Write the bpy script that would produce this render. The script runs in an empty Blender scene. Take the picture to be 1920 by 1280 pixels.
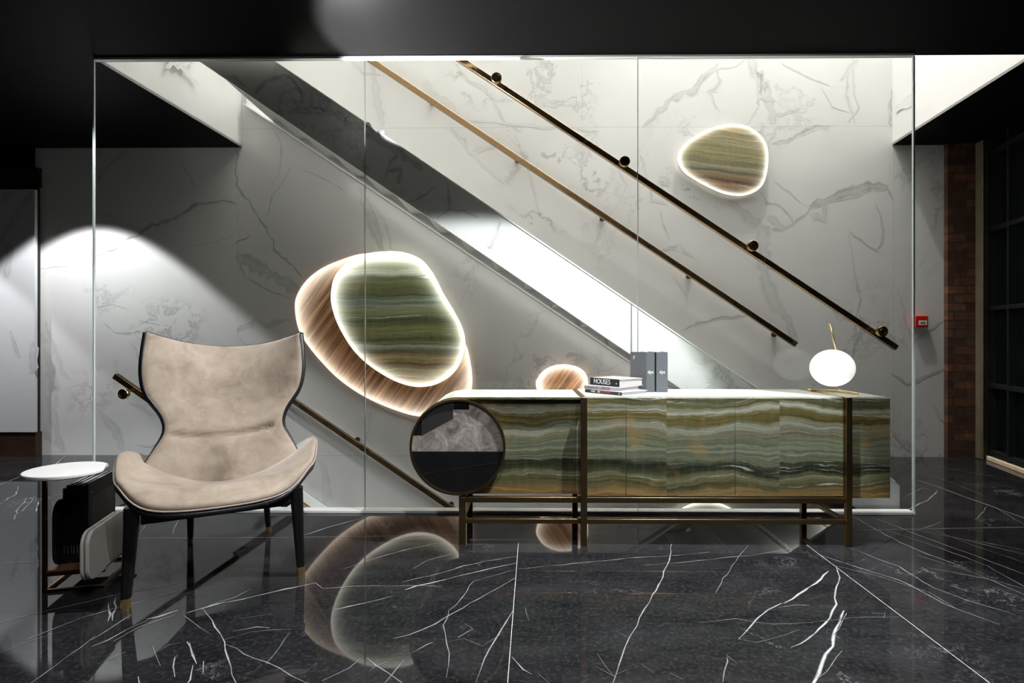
import bpy, bmesh, math, random
from mathutils import Vector, Matrix
random.seed(7)
PI = math.pi
COL = bpy.context.scene.collection
# ---------------------------------------------------------------- camera model
F = 1100.0; CX = 960.0; HY = 632.0; TH = 0.011; EYE = 1.05
def W(u, v, Y):                      # photo pixel -> point on the upright plane y = Y
    a = (u-CX)/F; b = (HY-v)/F
    dx = a*math.cos(TH)-math.sin(TH); dy = a*math.sin(TH)+math.cos(TH)
    t = Y/dy
    return Vector((dx*t, Y, EYE+b*t))
def G(u, v, z=0.0):                  # photo pixel -> point on the level plane z
    a = (u-CX)/F; b = (HY-v)/F
    t = (z-EYE)/b
    return Vector(((a*math.cos(TH)-math.sin(TH))*t, (a*math.sin(TH)+math.cos(TH))*t, z))
# ---------------------------------------------------------------- depths
YG = 3.50      # glass partition
YW = 5.18      # marble back wall
YS = 2.977     # sideboard front
ZC = 2.733     # ceiling
# ---------------------------------------------------------------- mesh helpers
class MB:
    def __init__(s): s.v=[]; s.f=[]; s.m=[]; s.a=[]
    def add(s, verts, faces, mi=0, attr=None):
        o=len(s.v); s.v+= [tuple(p) for p in verts]; s.f+=[tuple(i+o for i in f) for f in faces]
        s.m+=[mi]*len(faces); s.a += (list(attr) if attr else [0.0]*len(verts)); return s
    def box(s, x0,x1,y0,y1,z0,z1, mi=0):
        v=[(x,y,z) for z in (z0,z1) for y in (y0,y1) for x in (x0,x1)]
        return s.add(v,[(0,2,3,1),(4,5,7,6),(0,1,5,4),(2,6,7,3),(0,4,6,2),(1,3,7,5)],mi)
    def bar(s, a, b, w, h, mi=0, up=(0,0,1)):    # rectangular bar from a to b
        a=Vector(a); b=Vector(b); d=(b-a).normalized(); u=Vector(up)
        if abs(d.dot(u))>.99: u=Vector((0,1,0))
        r=d.cross(u).normalized(); u=r.cross(d).normalized()
        v=[p+r*sx*w/2+u*sy*h/2 for p in (a,b) for sx,sy in ((-1,-1),(1,-1),(1,1),(-1,1))]
        return s.add(v,[(3,2,1,0),(4,5,6,7),(0,1,5,4),(1,2,6,5),(2,3,7,6),(3,0,4,7)],mi)
    def tube(s, pts, rad, n=12, mi=0, closed=False):
        pts=[Vector(p) for p in pts]; N=len(pts); rings=[]
        R = rad if hasattr(rad,'__len__') else [rad]*N
        prev=None
        for i,p in enumerate(pts):
            if closed: d=(pts[(i+1)%N]-pts[i-1]).normalized()
            else: d=(pts[min(i+1,N-1)]-pts[max(i-1,0)]).normalized()
            if prev is None:
                u=Vector((0,0,1)) if abs(d.z)<.9 else Vector((0,1,0))
            else: u=prev
            u=(u-d*u.dot(d)).normalized(); prev=u; r=d.cross(u)
            rings.append([p+(u*math.cos(2*PI*k/n)+r*math.sin(2*PI*k/n))*R[i] for k in range(n)])
        vs=[q for rr in rings for q in rr]; fs=[]
        for i in range(N if closed else N-1):
            j=(i+1)%N
            for k in range(n):
                l=(k+1)%n; fs.append((i*n+k,i*n+l,j*n+l,j*n+k))
        if not closed: fs+= [tuple(range(n))[::-1], tuple((N-1)*n+k for k in range(n))]
        return s.add(vs,fs,mi)
    def lathe(s, prof, c, axis='z', n=32, mi=0):  # prof: (radius, height)
        c=Vector(c); vs=[]; fs=[]
        for r,h in prof:
            for k in range(n):
                a=2*PI*k/n
                q=Vector((r*math.cos(a),r*math.sin(a),h))
                if axis=='y': q=Vector((q.x,h,q.y))
                vs.append(c+q)
        for i in range(len(prof)-1):
            for k in range(n):
                l=(k+1)%n; fs.append((i*n+k,i*n+l,(i+1)*n+l,(i+1)*n+k))
        fs+=[tuple(range(n))[::-1], tuple((len(prof)-1)*n+k for k in range(n))]
        return s.add(vs,fs,mi)
    def prism(s, poly, d, mi=0):                  # 3D polygon extruded by vector d
        n=len(poly); P=[Vector(p) for p in poly]; d=Vector(d)
        fs=[tuple(range(n)), tuple(range(2*n-1,n-1,-1))]
        fs+=[(i,i+n,(i+1)%n+n,(i+1)%n) for i in range(n)]
        return s.add(P+[p+d for p in P],fs,mi)
    def build(s, name, mats, parent=None, bevel=0, smooth=False, seg=2, sub=0, attr=False, loc=None):
        me=bpy.data.meshes.new(name); me.from_pydata(s.v,[],s.f)
        if not isinstance(mats,(list,tuple)): mats=[mats]
        for m in mats: me.materials.append(m)
        for p,mi in zip(me.polygons,s.m): p.material_index=mi
        if attr:
            at=me.attributes.new('vein','FLOAT','POINT')
            for i,x in enumerate(s.a): at.data[i].value=x
        else:
            bm=bmesh.new(); bm.from_mesh(me); bmesh.ops.recalc_face_normals(bm,faces=bm.faces); bm.to_mesh(me); bm.free()
        if smooth:
            for p in me.polygons: p.use_smooth=True
        me.update()
        o=bpy.data.objects.new(name,me); COL.objects.link(o)
        if parent: o.parent=parent
        if loc: o.location=loc
        if bevel:
            b=o.modifiers.new('bevel','BEVEL'); b.width=bevel; b.segments=seg; b.limit_method='ANGLE'; b.angle_limit=.6
            for p in me.polygons: p.use_smooth=True
            b.harden_normals=False
            try: me.set_sharp_from_angle(angle=.7)
            except Exception: pass
        if sub:
            u=o.modifiers.new('sub','SUBSURF'); u.levels=sub; u.render_levels=sub
        return o
def tag(o,label=None,cat=None,group=None,kind=None):
    if label: o['label']=label
    if cat: o['category']=cat
    if group: o['group']=group
    if kind: o['kind']=kind
    return o
def empty(name,loc=(0,0,0),rz=0,label=None,cat=None,group=None):
    o=bpy.data.objects.new(name,None); COL.objects.link(o); o.location=loc; o.rotation_euler=(0,0,rz); o.empty_display_size=.05
    return tag(o,label,cat,group)
def struct(o): o['kind']='structure'; return o
def catmull(pts,k=6,closed=True):
    P=[Vector(p) for p in pts]; n=len(P); out=[]
    for i in range(n if closed else n-1):
        a,b,c,d=(P[(i-1)%n],P[i],P[(i+1)%n],P[(i+2)%n]) if closed else (P[max(i-1,0)],P[i],P[i+1],P[min(i+2,n-1)])
        for j in range(k):
            t=j/k; out.append(.5*((2*b)+(c-a)*t+(2*a-5*b+4*c-d)*t*t+(3*b-a-3*c+d)*t**3))
    if not closed: out.append(P[-1])
    return out
def interp(x,tab):
    if x<=tab[0][0]: return tab[0][1]
    for (a,va),(b,vb) in zip(tab,tab[1:]):
        if x<=b:
            t=(x-a)/(b-a); t=t*t*(3-2*t); return va+(vb-va)*t
    return tab[-1][1]
# ---------------------------------------------------------------- materials
class NT:
    def __init__(s,name):
        s.mat=bpy.data.materials.new(name); s.mat.use_nodes=True; s.t=s.mat.node_tree; s.t.nodes.clear()
        s.out=s.n('ShaderNodeOutputMaterial')
    def n(s,ty,**kw):
        o=s.t.nodes.new(ty)
        for k,v in kw.items():
            if k in o.inputs.keys() if isinstance(k,str) else False: pass
            setattr(o,k,v)
        return o
    def l(s,a,b): s.t.links.new(a,b)
    def put(s,sock,v):
        if hasattr(v,'is_output'): s.l(v,sock)
        elif v is not None: sock.default_value=v
    def obj(s): return s.n('ShaderNodeTexCoord').outputs['Object']
    def math(s,op,a,b=None,c=None,clamp=False):
        o=s.n('ShaderNodeMath',operation=op,use_clamp=clamp)
        s.put(o.inputs[0],a)
        if b is not None: s.put(o.inputs[1],b)
        if c is not None: s.put(o.inputs[2],c)
        return o.outputs[0]
    def mapping(s,v,scale=(1,1,1),rot=(0,0,0),loc=(0,0,0)):
        o=s.n('ShaderNodeMapping'); s.l(v,o.inputs[0]); o.inputs['Scale'].default_value=scale; o.inputs['Rotation'].default_value=rot; o.inputs['Location'].default_value=loc
        return o.outputs[0]
    def noise(s,v,scale,detail=4,rough=.5,dist=0,out='Fac'):
        o=s.n('ShaderNodeTexNoise'); s.l(v,o.inputs['Vector']); o.inputs['Scale'].default_value=scale; o.inputs['Detail'].default_value=detail
        o.inputs['Roughness'].default_value=rough; o.inputs['Distortion'].default_value=dist
        return o.outputs[out]
    def ramp(s,f,stops,interp='LINEAR'):
        o=s.n('ShaderNodeValToRGB'); s.l(f,o.inputs[0]); r=o.color_ramp; r.interpolation=interp
        while len(r.elements)<len(stops): r.elements.new(.5)
        for e,(p,c) in zip(r.elements,stops):
            e.position=p; e.color=(*c,1) if hasattr(c,'__len__') else (c,c,c,1)
        return o.outputs[0]
    def mix(s,f,a,b,mode='MIX'):
        o=s.n('ShaderNodeMix',data_type='RGBA',blend_type=mode); s.put(o.inputs[0],f)
        for k,v in ((6,a),(7,b)):
            if hasattr(v,'is_output'): s.l(v,o.inputs[k])
            else: o.inputs[k].default_value=(*v,1)
        return o.outputs[2]
    def sepxyz(s,v):
        o=s.n('ShaderNodeSeparateXYZ'); s.l(v,o.inputs[0]); return o.outputs
    def comb(s,x,y,z):
        o=s.n('ShaderNodeCombineXYZ')
        for i,q in enumerate((x,y,z)): s.put(o.inputs[i],q)
        return o.outputs[0]
    def vadd(s,a,b):
        o=s.n('ShaderNodeVectorMath',operation='ADD'); s.put(o.inputs[0],a); s.put(o.inputs[1],b); return o.outputs[0]
    def bump(s,h,strength=.2,dist=.01):
        o=s.n('ShaderNodeBump'); s.l(h,o.inputs['Height']); o.inputs['Strength'].default_value=strength; o.inputs['Distance'].default_value=dist; return o.outputs[0]
    def bsdf(s,color=None,rough=.5,metal=0,spec=None,normal=None,emit=None,estr=0,ior=None,coat=0,sheen=0):
        b=s.n('ShaderNodeBsdfPrincipled')
        if color is not None:
            if hasattr(color,'is_output'): s.l(color,b.inputs['Base Color'])
            else: b.inputs['Base Color'].default_value=(*color,1)
        s.put(b.inputs['Roughness'],rough); s.put(b.inputs['Metallic'],metal)
        if spec is not None: b.inputs['Specular IOR Level'].default_value=spec
        if ior: b.inputs['IOR'].default_value=ior
        if normal is not None: s.l(normal,b.inputs['Normal'])
        if coat: b.inputs['Coat Weight'].default_value=coat; b.inputs['Coat Roughness'].default_value=.03
        if sheen: b.inputs['Sheen Weight'].default_value=sheen; b.inputs['Sheen Roughness'].default_value=.4
        if emit is not None:
            if hasattr(emit,'is_output'): s.l(emit,b.inputs['Emission Color'])
            else: b.inputs['Emission Color'].default_value=(*emit,1)
            s.put(b.inputs['Emission Strength'],estr)
        s.l(b.outputs[0],s.out.inputs[0]); return b
def plain(name,c,rough=.5,metal=0,var=.12,scale=20,bump=0,spec=None,coat=0):
    m=NT(name); v=m.obj(); f=m.noise(v,scale,4)
    col=m.mix(f,tuple(x*(1-var) for x in c),tuple(min(1,x*(1+var)) for x in c))
    r=m.math('ADD',rough-.04,m.math('MULTIPLY',f,.08))
    m.bsdf(col,r,metal,spec=spec,normal=m.bump(f,bump,.002) if bump else None,coat=coat); return m.mat
def marble(name, base=(.72,.71,.69), vein=(.25,.25,.25), rough=.22, gen=.5, seams=True):
    m=NT(name); v=m.obj()
    w=m.noise(v,1.3,5,.6,out='Color')
    vw=m.n('ShaderNodeVectorMath',operation='MULTIPLY_ADD'); m.l(w,vw.inputs[0]); vw.inputs[1].default_value=(.9,.9,.9); m.l(v,vw.inputs[2])
    q=vw.outputs[0]
    n1=m.noise(q,1.1,9,.62)
    thin=m.math('SUBTRACT',1.0,m.math('MULTIPLY',m.math('ABSOLUTE',m.math('SUBTRACT',n1,.5)),55,clamp=True),clamp=True)
    msk=m.ramp(m.noise(v,.9,2),[(.52,0),(.66,1)])
    n2=m.noise(v,2.2,8,.65)
    cloud=m.ramp(n2,[(.35,0),(.75,1)])
    at=m.n('ShaderNodeAttribute'); at.attribute_name='vein'
    fine=m.noise(v,30,8,.75)
    av=m.math('MULTIPLY',at.outputs['Fac'],m.math('MULTIPLY_ADD',m.noise(v,14,6,.7),1.6,.05),clamp=True)
    g=m.math('MULTIPLY',m.math('MULTIPLY',thin,msk),gen)
    tot=m.math('ADD',g,av,clamp=True)
    b2=m.mix(m.math('MULTIPLY',cloud,.22),base,tuple(x*.72 for x in base))
    b2=m.mix(m.math('MULTIPLY',m.ramp(fine,[(.66,0),(.8,1)]),.25),b2,tuple(x*.6 for x in base))
    col=m.mix(tot,b2,vein)
    if seams:
        x,y,z=m.sepxyz(v)
        ln=0
        for s,pos,wd in (('x',-2.49,.0012),('x',3.29,.0012),('z',2.9,.0012),('z',0.0,.0015),('x',.56,.0008)):
            a=m.math('LESS_THAN',m.math('ABSOLUTE',m.math('SUBTRACT',x if s=='x' else z,pos)),wd)
            ln=a if ln==0 else m.math('MAXIMUM',ln,a)
        col=m.mix(m.math('MULTIPLY',ln,.6),col,(.2,.2,.2))
    m.bsdf(col,rough,spec=.45); return m.mat
def floor_mat():
    m=NT('black_marble_floor'); v=m.obj(); x,y,z=m.sepxyz(v)
    w=m.noise(v,1.5,6,.65,out='Color')
    vw=m.n('ShaderNodeVectorMath',operation='MULTIPLY_ADD'); m.l(w,vw.inputs[0]); vw.inputs[1].default_value=(.8,.8,.8); m.l(v,vw.inputs[2])
    q=vw.outputs[0]
    def th(scale,width,lo,hi,ms):
        n=m.noise(q,scale,8,.6)
        t=m.math('SUBTRACT',1.0,m.math('MULTIPLY',m.math('ABSOLUTE',m.math('SUBTRACT',n,.5)),width,clamp=True),clamp=True)
        return m.math('MULTIPLY',t,m.ramp(m.noise(v,ms,3),[(lo,0),(hi,1)]))
    a=m.math('MULTIPLY',th(2.0,170,.56,.7,1.7),.35)
    b=m.math('MULTIPLY',th(7.0,70,.6,.75,2.3),.16)
    fl=m.math('MULTIPLY',m.ramp(m.noise(q,34,6,.8),[(.66,0),(.76,1)]),m.ramp(m.noise(v,3.1,3),[(.5,0),(.75,.25)]))
    at=m.n('ShaderNodeAttribute'); at.attribute_name='vein'
    av=m.math('MULTIPLY',at.outputs['Fac'],m.math('MULTIPLY_ADD',m.noise(v,18,5,.7),1.8,-.1,),clamp=True)
    tot=m.math('ADD',m.math('ADD',m.math('MAXIMUM',a,b),fl),av,clamp=True)
    cl=m.noise(m.mapping(v,(1,2.2,1),(0,0,.35)),3,9,.72)
    fine=m.noise(v,60,5,.7)
    base=m.mix(m.ramp(cl,[(.35,0),(.72,1)]),(.006,.0062,.0068),(.021,.0212,.023))
    base=m.mix(m.ramp(fine,[(.48,0),(.78,.7)]),base,(.055,.055,.06))
    col=m.mix(tot,base,(.72,.72,.74))
    m.bsdf(col,.035,spec=.5,ior=1.34); return m.mat
def onyx_color(m,v,z0,z1,stops,warp=.10,rotk=0.0,seed=0.0,fr=1.0):
    """horizontal stone strata: colour follows the height, bent by slow noise"""
    x,y,z=m.sepxyz(v)
    vx=m.comb(m.math('ADD',m.math('MULTIPLY',x,1.0),seed),m.math('MULTIPLY',y,.6),m.math('MULTIPLY',z,1.3))
    wob=m.math('SUBTRACT',m.noise(vx,1.9*fr,4,.5),.5)
    wob2=m.math('SUBTRACT',m.noise(m.comb(m.math('ADD',x,seed),y,m.math('MULTIPLY',z,5)),9*fr,6,.7),.5)
    h=m.math('ADD',z,m.math('ADD',m.math('MULTIPLY',wob,warp),m.math('MULTIPLY',wob2,.022)))
    h=m.math('ADD',h,m.math('MULTIPLY',x,rotk))
    for sx_,o_ in ((.75,.014),(1.32,-.018)): h=m.math('ADD',h,m.math('MULTIPLY',m.math('GREATER_THAN',x,sx_),o_))
    t=m.math('DIVIDE',m.math('SUBTRACT',h,z0),z1-z0)
    base=m.ramp(t,stops)
    fb=m.noise(m.comb(m.math('MULTIPLY',x,.35),m.math('MULTIPLY',y,.35),m.math('MULTIPLY',h,26*fr)),1.0,9,.78)
    col=m.mix(.85,base,m.ramp(fb,[(.25,(.10,.10,.07)),(.42,(.36,.37,.28)),(.5,(.5,.5,.44)),(.62,(.66,.68,.6)),(.8,(1,1,.95))]),'OVERLAY')
    fc=m.noise(m.comb(m.math('MULTIPLY',x,.8),m.math('MULTIPLY',y,.8),m.math('MULTIPLY',h,95*fr)),1.0,6,.7)
    col=m.mix(.75,col,m.ramp(fc,[(.30,(.12,.12,.10)),(.5,(.5,.5,.48)),(.68,(.88,.88,.84))]),'OVERLAY')
    # thin pale and dark lines along the strata
    f2=m.noise(m.comb(m.math('MULTIPLY',x,.15),m.math('MULTIPLY',y,.15),m.math('MULTIPLY',h,9*fr)),1.0,2,.5)
    ln=m.math('SUBTRACT',1.0,m.math('MULTIPLY',m.math('ABSOLUTE',m.math('SUBTRACT',f2,.53)),120,clamp=True),clamp=True)
    col=m.mix(m.math('MULTIPLY',ln,m.ramp(m.noise(v,5,4),[(.42,.0),(.62,.6)])),col,(.75,.78,.7))
    # cross-strata crystalline streaks
    cs=m.noise(m.comb(m.math('MULTIPLY',x,40),y,m.math('MULTIPLY',z,5)),1.0,4,.6)
    col=m.mix(m.math('MULTIPLY',m.ramp(cs,[(.45,0),(.8,1)]),.05),col,(.6,.58,.45))
    blot=m.ramp(m.noise(vx,6,5,.6),[(.58,0),(.72,1)])
    col=m.mix(m.math('MULTIPLY',blot,.35),col,(.34,.19,.05))
    return col
GR=[(0,(.20,.12,.045)),(.07,(.25,.18,.08)),(.16,(.12,.12,.06)),(.24,(.17,.18,.11)),(.30,(.05,.06,.035)),(.36,(.035,.042,.03)),(.42,(.14,.17,.12)),(.50,(.19,.22,.17)),
    (.58,(.14,.17,.12)),(.64,(.22,.23,.16)),(.72,(.25,.28,.24)),(.78,(.13,.13,.06)),(.84,(.20,.17,.06)),(.90,(.36,.40,.35)),(.94,(.10,.10,.05)),(1,(.12,.13,.08))]
def onyx_furn():
    m=NT('green_onyx_veneer'); v=m.obj()
    col=onyx_color(m,v,.235,.75,[(p_,(a_*.78,b_*.72,c_*.74)) for p_,(a_,b_,c_) in GR],warp=.21)
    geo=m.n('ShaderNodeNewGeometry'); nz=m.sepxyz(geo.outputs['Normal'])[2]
    col2=m.mix(m.noise(m.mapping(v,(40,40,1)),1.0,4),(.70,.76,.66),(.86,.90,.80))   # level top coloured paler, standing in for the strong light from above
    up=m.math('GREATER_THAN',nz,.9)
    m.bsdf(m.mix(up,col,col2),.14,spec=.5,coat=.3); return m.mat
def onyx_lamp(name,z0,z1,stops,topbias,seed,gain,rotk=0,fr=1.0):
    m=NT(name); v=m.obj(); x,y,z=m.sepxyz(v)
    col=onyx_color(m,v,z0,z1,stops,warp=.09,seed=seed,rotk=rotk,fr=fr)
    at=m.n('ShaderNodeAttribute'); at.attribute_name='vein'; r=at.outputs['Fac']
    t=m.math('DIVIDE',m.math('SUBTRACT',z,z0),z1-z0,clamp=True)
    e=m.math('POWER',r,m.math('MULTIPLY_ADD',t,-6.0*topbias,11))
    s=m.math('MULTIPLY_ADD',e,gain,.26)
    col2=m.mix(m.math('MULTIPLY',e,.8),col,(1,.97,.86))
    m.bsdf(col,.15,emit=col2,estr=s,coat=.2); return m.mat
def wood_lamp(name,gain,ang=-.62,low=.25,pw=8):
    m=NT(name); v=m.obj()
    p=m.mapping(v,(1,1,1),(0,ang,0))
    q=m.mapping(p,(26,1,1.1))
    f=m.noise(q,1.0,7,.62,.4); f2=m.noise(m.mapping(p,(120,1,4)),1.0,4,.6)
    col=m.ramp(m.math('MULTIPLY_ADD',f2,.25,m.math('MULTIPLY',f,.85)),[(.36,(.035,.014,.006)),(.5,(.15,.07,.03)),(.62,(.32,.16,.075)),(.75,(.5,.28,.14))])
    at=m.n('ShaderNodeAttribute'); at.attribute_name='vein'; r=at.outputs['Fac']
    e=m.math('POWER',r,pw)
    m.bsdf(col,.35,emit=m.mix(m.math('MULTIPLY',e,.75),col,(1,.86,.7)),estr=m.math('MULTIPLY_ADD',e,gain,low)); return m.mat
def glass_mat():
    m=NT('clear_glass'); lw=m.n('ShaderNodeLayerWeight'); lw.inputs[0].default_value=.5
    fr=m.math('MULTIPLY_ADD',m.math('POWER',lw.outputs['Facing'],4.5),.6,.022)
    tr=m.n('ShaderNodeBsdfTransparent'); tr.inputs[0].default_value=(.955,.965,.96,1)
    gl=m.n('ShaderNodeBsdfGlossy'); gl.inputs['Roughness'].default_value=0.0
    mx=m.n('ShaderNodeMixShader'); m.l(fr,mx.inputs[0]); m.l(tr.outputs[0],mx.inputs[1]); m.l(gl.outputs[0],mx.inputs[2])
    m.l(mx.outputs[0],m.out.inputs[0]); return m.mat
def suede():
    m=NT('beige_suede'); v=m.obj()
    a=m.noise(v,3.2,5,.6,.8); b=m.noise(m.mapping(v,(1,1,1),(.5,.3,.2)),9,6,.65,1.2); c=m.noise(v,220,3)
    f=m.math('ADD',m.math('MULTIPLY',a,.6),m.math('MULTIPLY',b,.4))
    col=m.ramp(f,[(.34,(.17,.13,.095)),(.47,(.275,.215,.163)),(.56,(.33,.265,.205)),(.70,(.42,.35,.28))])
    m.bsdf(col,.8,sheen=.35,normal=m.bump(m.math('ADD',m.math('MULTIPLY',b,.6),m.math('MULTIPLY',c,.15)),.25,.004)); return m.mat
def brick():
    m=NT('old_red_brick'); v=m.obj(); x,y,z=m.sepxyz(v)
    b=m.n('ShaderNodeTexBrick'); m.l(m.vadd(m.comb(m.math('ADD',x,y),z,0.0),m.n('ShaderNodeCombineXYZ').outputs[0]),b.inputs['Vector'])
    b.inputs['Color1'].default_value=(.2,.08,.035,1); b.inputs['Color2'].default_value=(.06,.022,.012,1); b.inputs['Mortar'].default_value=(.06,.04,.025,1)
    b.inputs['Scale'].default_value=1; b.inputs['Brick Width'].default_value=.215; b.inputs['Row Height'].default_value=.075; b.inputs['Mortar Size'].default_value=.008
    n=m.noise(v,14,7,.7)
    col=m.mix(m.ramp(n,[(.35,.75),(.6,0)]),b.outputs[0],(.035,.02,.012))
    col=m.mix(m.ramp(m.noise(v,7,6,.8),[(.64,0),(.72,.8)]),col,(.42,.3,.2))
    m.bsdf(col,.85,normal=m.bump(m.math('ADD',n,b.outputs[1]),.6,.01)); return m.mat
def stone_grey():
    m=NT('clouded_grey_stone'); v=m.obj()
    f=m.noise(v,9,9,.72,1.6)
    m.bsdf(m.ramp(f,[(.32,(.09,.08,.075)),(.5,(.26,.235,.215)),(.68,(.5,.46,.43))]),.25); return m.mat

M={}
M['wall']=marble('white_veined_marble',(.66,.655,.64),(.17,.17,.165),.2,.5)
M['wall2']=marble('grey_streaked_marble',(.6,.61,.62),(.2,.2,.21),.2,.6,seams=False)
M['wallside']=marble('white_cladding_marble',(.66,.655,.64),(.17,.17,.165),.2,.4,seams=False)
M['marble']=marble('pale_marble_slab',(.62,.60,.56),(.34,.33,.31),.25,.6,seams=False)
M['floor']=floor_mat()
M['onyx']=onyx_furn()
M['glass']=glass_mat()
M['suede']=suede(); M['brick']=brick(); M['stone']=stone_grey()
M['ceil']=plain('black_ceiling_paint',(.003,.003,.0032),.45,var=.08,spec=.03)
M['black']=plain('black_paint',(.008,.008,.008),.5)
M['blackwood']=plain('black_lacquered_wood',(.006,.006,.006),.3,scale=40)
M['shell']=plain('black_leather',(.012,.010,.014),.35,scale=60,bump=.2)
M['piping']=plain('taupe_piping',(.30,.24,.21),.6)
M['brass']=plain('antique_brass',(.27,.185,.085),.33,1,var=.18,scale=9)
M['brass_lt']=plain('satin_gold_brass',(.72,.53,.24),.42,1,var=.12,scale=12)
M['rail']=plain('bronze_rail_metal',(.30,.20,.105),.28,1,var=.15,scale=7)
M['white']=plain('white_paint',(.78,.78,.76),.4,var=.03)
M['edge']=plain('polished_glass_edge',(.74,.80,.78),.15,var=.05)
M['steel']=plain('brushed_steel',(.70,.70,.70),.3,1,var=.06)
M['top']=plain('white_table_stone',(.85,.84,.82),.3,var=.04)
M['bronze']=plain('dark_bronze',(.16,.08,.04),.35,1)
M['leather_br']=plain('brown_leather',(.11,.05,.025),.45)
M['paper']=plain('book_paper',(.42,.42,.42),.7,var=.06,scale=90)
M['greyclo']=plain('grey_binder_cloth',(.075,.082,.092),.7,scale=120)
M['greyclo2']=plain('dark_grey_binder_cloth',(.045,.05,.057),.7,scale=120)
M['ink']=plain('white_ink',(.85,.85,.85),.5,var=.02)
M['inkdark']=plain('dark_ink',(.03,.03,.035),.5,var=.02)
M['inkred']=plain('red_ink',(.6,.03,.02),.5,var=.02)
M['cov_b']=plain('black_gloss_cover',(.012,.011,.018),.25)
M['cov_w']=plain('white_gloss_cover',(.45,.43,.45),.3,var=.05)
M['cov_y']=plain('pale_yellow_pink_cover',(.55,.40,.34),.35,var=.2,scale=6)
M['magcov']=plain('black_matt_cover',(.008,.008,.009),.6,spec=.2)
M['magpic']=plain('sepia_cover_print',(.045,.032,.026),.6,var=.6,scale=16,spec=.2)
M['red']=plain('red_plastic',(.62,.012,.01),.35,var=.05)
M['concrete']=plain('stained_concrete',(.12,.10,.06),.8,var=.4,scale=8,bump=.5)
M['plaster']=plain('cream_plaster',(.75,.60,.42),.8,var=.2,scale=12,bump=.3)
M['winglass']=plain('dark_window_glass',(.004,.006,.006),.05)
M['winframe']=plain('dark_green_steel',(.004,.007,.008),.5)
M['darkwood']=plain('dark_brown_timber',(.03,.012,.006),.5,var=.6,scale=10)
M['stoneblk']=plain('black_stone',(.010,.010,.011),.15,var=.3,scale=8)
M['stonedk']=plain('charcoal_stone',(.035,.034,.035),.2,var=.2,scale=8)
M['stair']=plain('white_stair_stone',(.80,.80,.78),.3,var=.04)
def globe():
    m=NT('opal_glass_glow'); v=m.obj()
    lw=m.n('ShaderNodeLayerWeight'); lw.inputs[0].default_value=.3
    m.bsdf((.9,.9,.9),.2,emit=(1,.985,.97),estr=.66); return m.mat
M['globe']=globe()
# ================================================================ SETTING
def strip(mb, pts, width, off, amp=.5, peak=1.0, jag=.35, seg=.05, mean=.0028):
    """vein ribbon: centre value 'peak', edges 0; pts world points on one plane, off = normal offset vector"""
    P=[Vector(p) for p in pts]; Q=[]
    for a,b in zip(P,P[1:]):
        n=max(1,int((b-a).length/seg))
        for i in range(n): Q.append(a.lerp(b,i/n))
    Q.append(P[-1]); nrm=off.normalized(); n=len(Q)
    R=[]; m_=0.0; wide=width>.035
    for i,p in enumerate(Q):
        d=(Q[min(i+1,n-1)]-Q[max(i-1,0)]).normalized(); s=d.cross(nrm)
        m_=.82*m_+random.gauss(0,1)*mean*(seg/.05)**.5
        R.append((p+s*(random.gauss(0,1)*min(width,.02)*jag+m_) if 0<i<n-1 else p+s*m_, s))
    prof=((-1.5,0),(-.95,.95),(-.1,.5),(.8,.8),(1.4,0)) if wide else ((-1.6,0),(0,1),(1.6,0))
    K=len(prof); vs=[];at=[];fs=[]
    for i,(p,s) in enumerate(R):
        t=i/(n-1) if n>1 else 0
        w=width*(.35+.65*math.sin(PI*min(1,max(0,t)))**.5)*random.uniform(1-amp,1+amp)/2+1e-4
        k_=random.uniform(.6,1.0) if jag else 1.0
        for q,a in prof: vs.append(p+s*w*q*random.uniform(.85,1.15)+off); at.append(a*peak*k_)
        if i:
            for c in range(K-1): a0=K*(i-1)+c; fs.append((a0,a0+1,a0+1+K,a0+K))
    mb.add(vs,fs,0,at)
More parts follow.
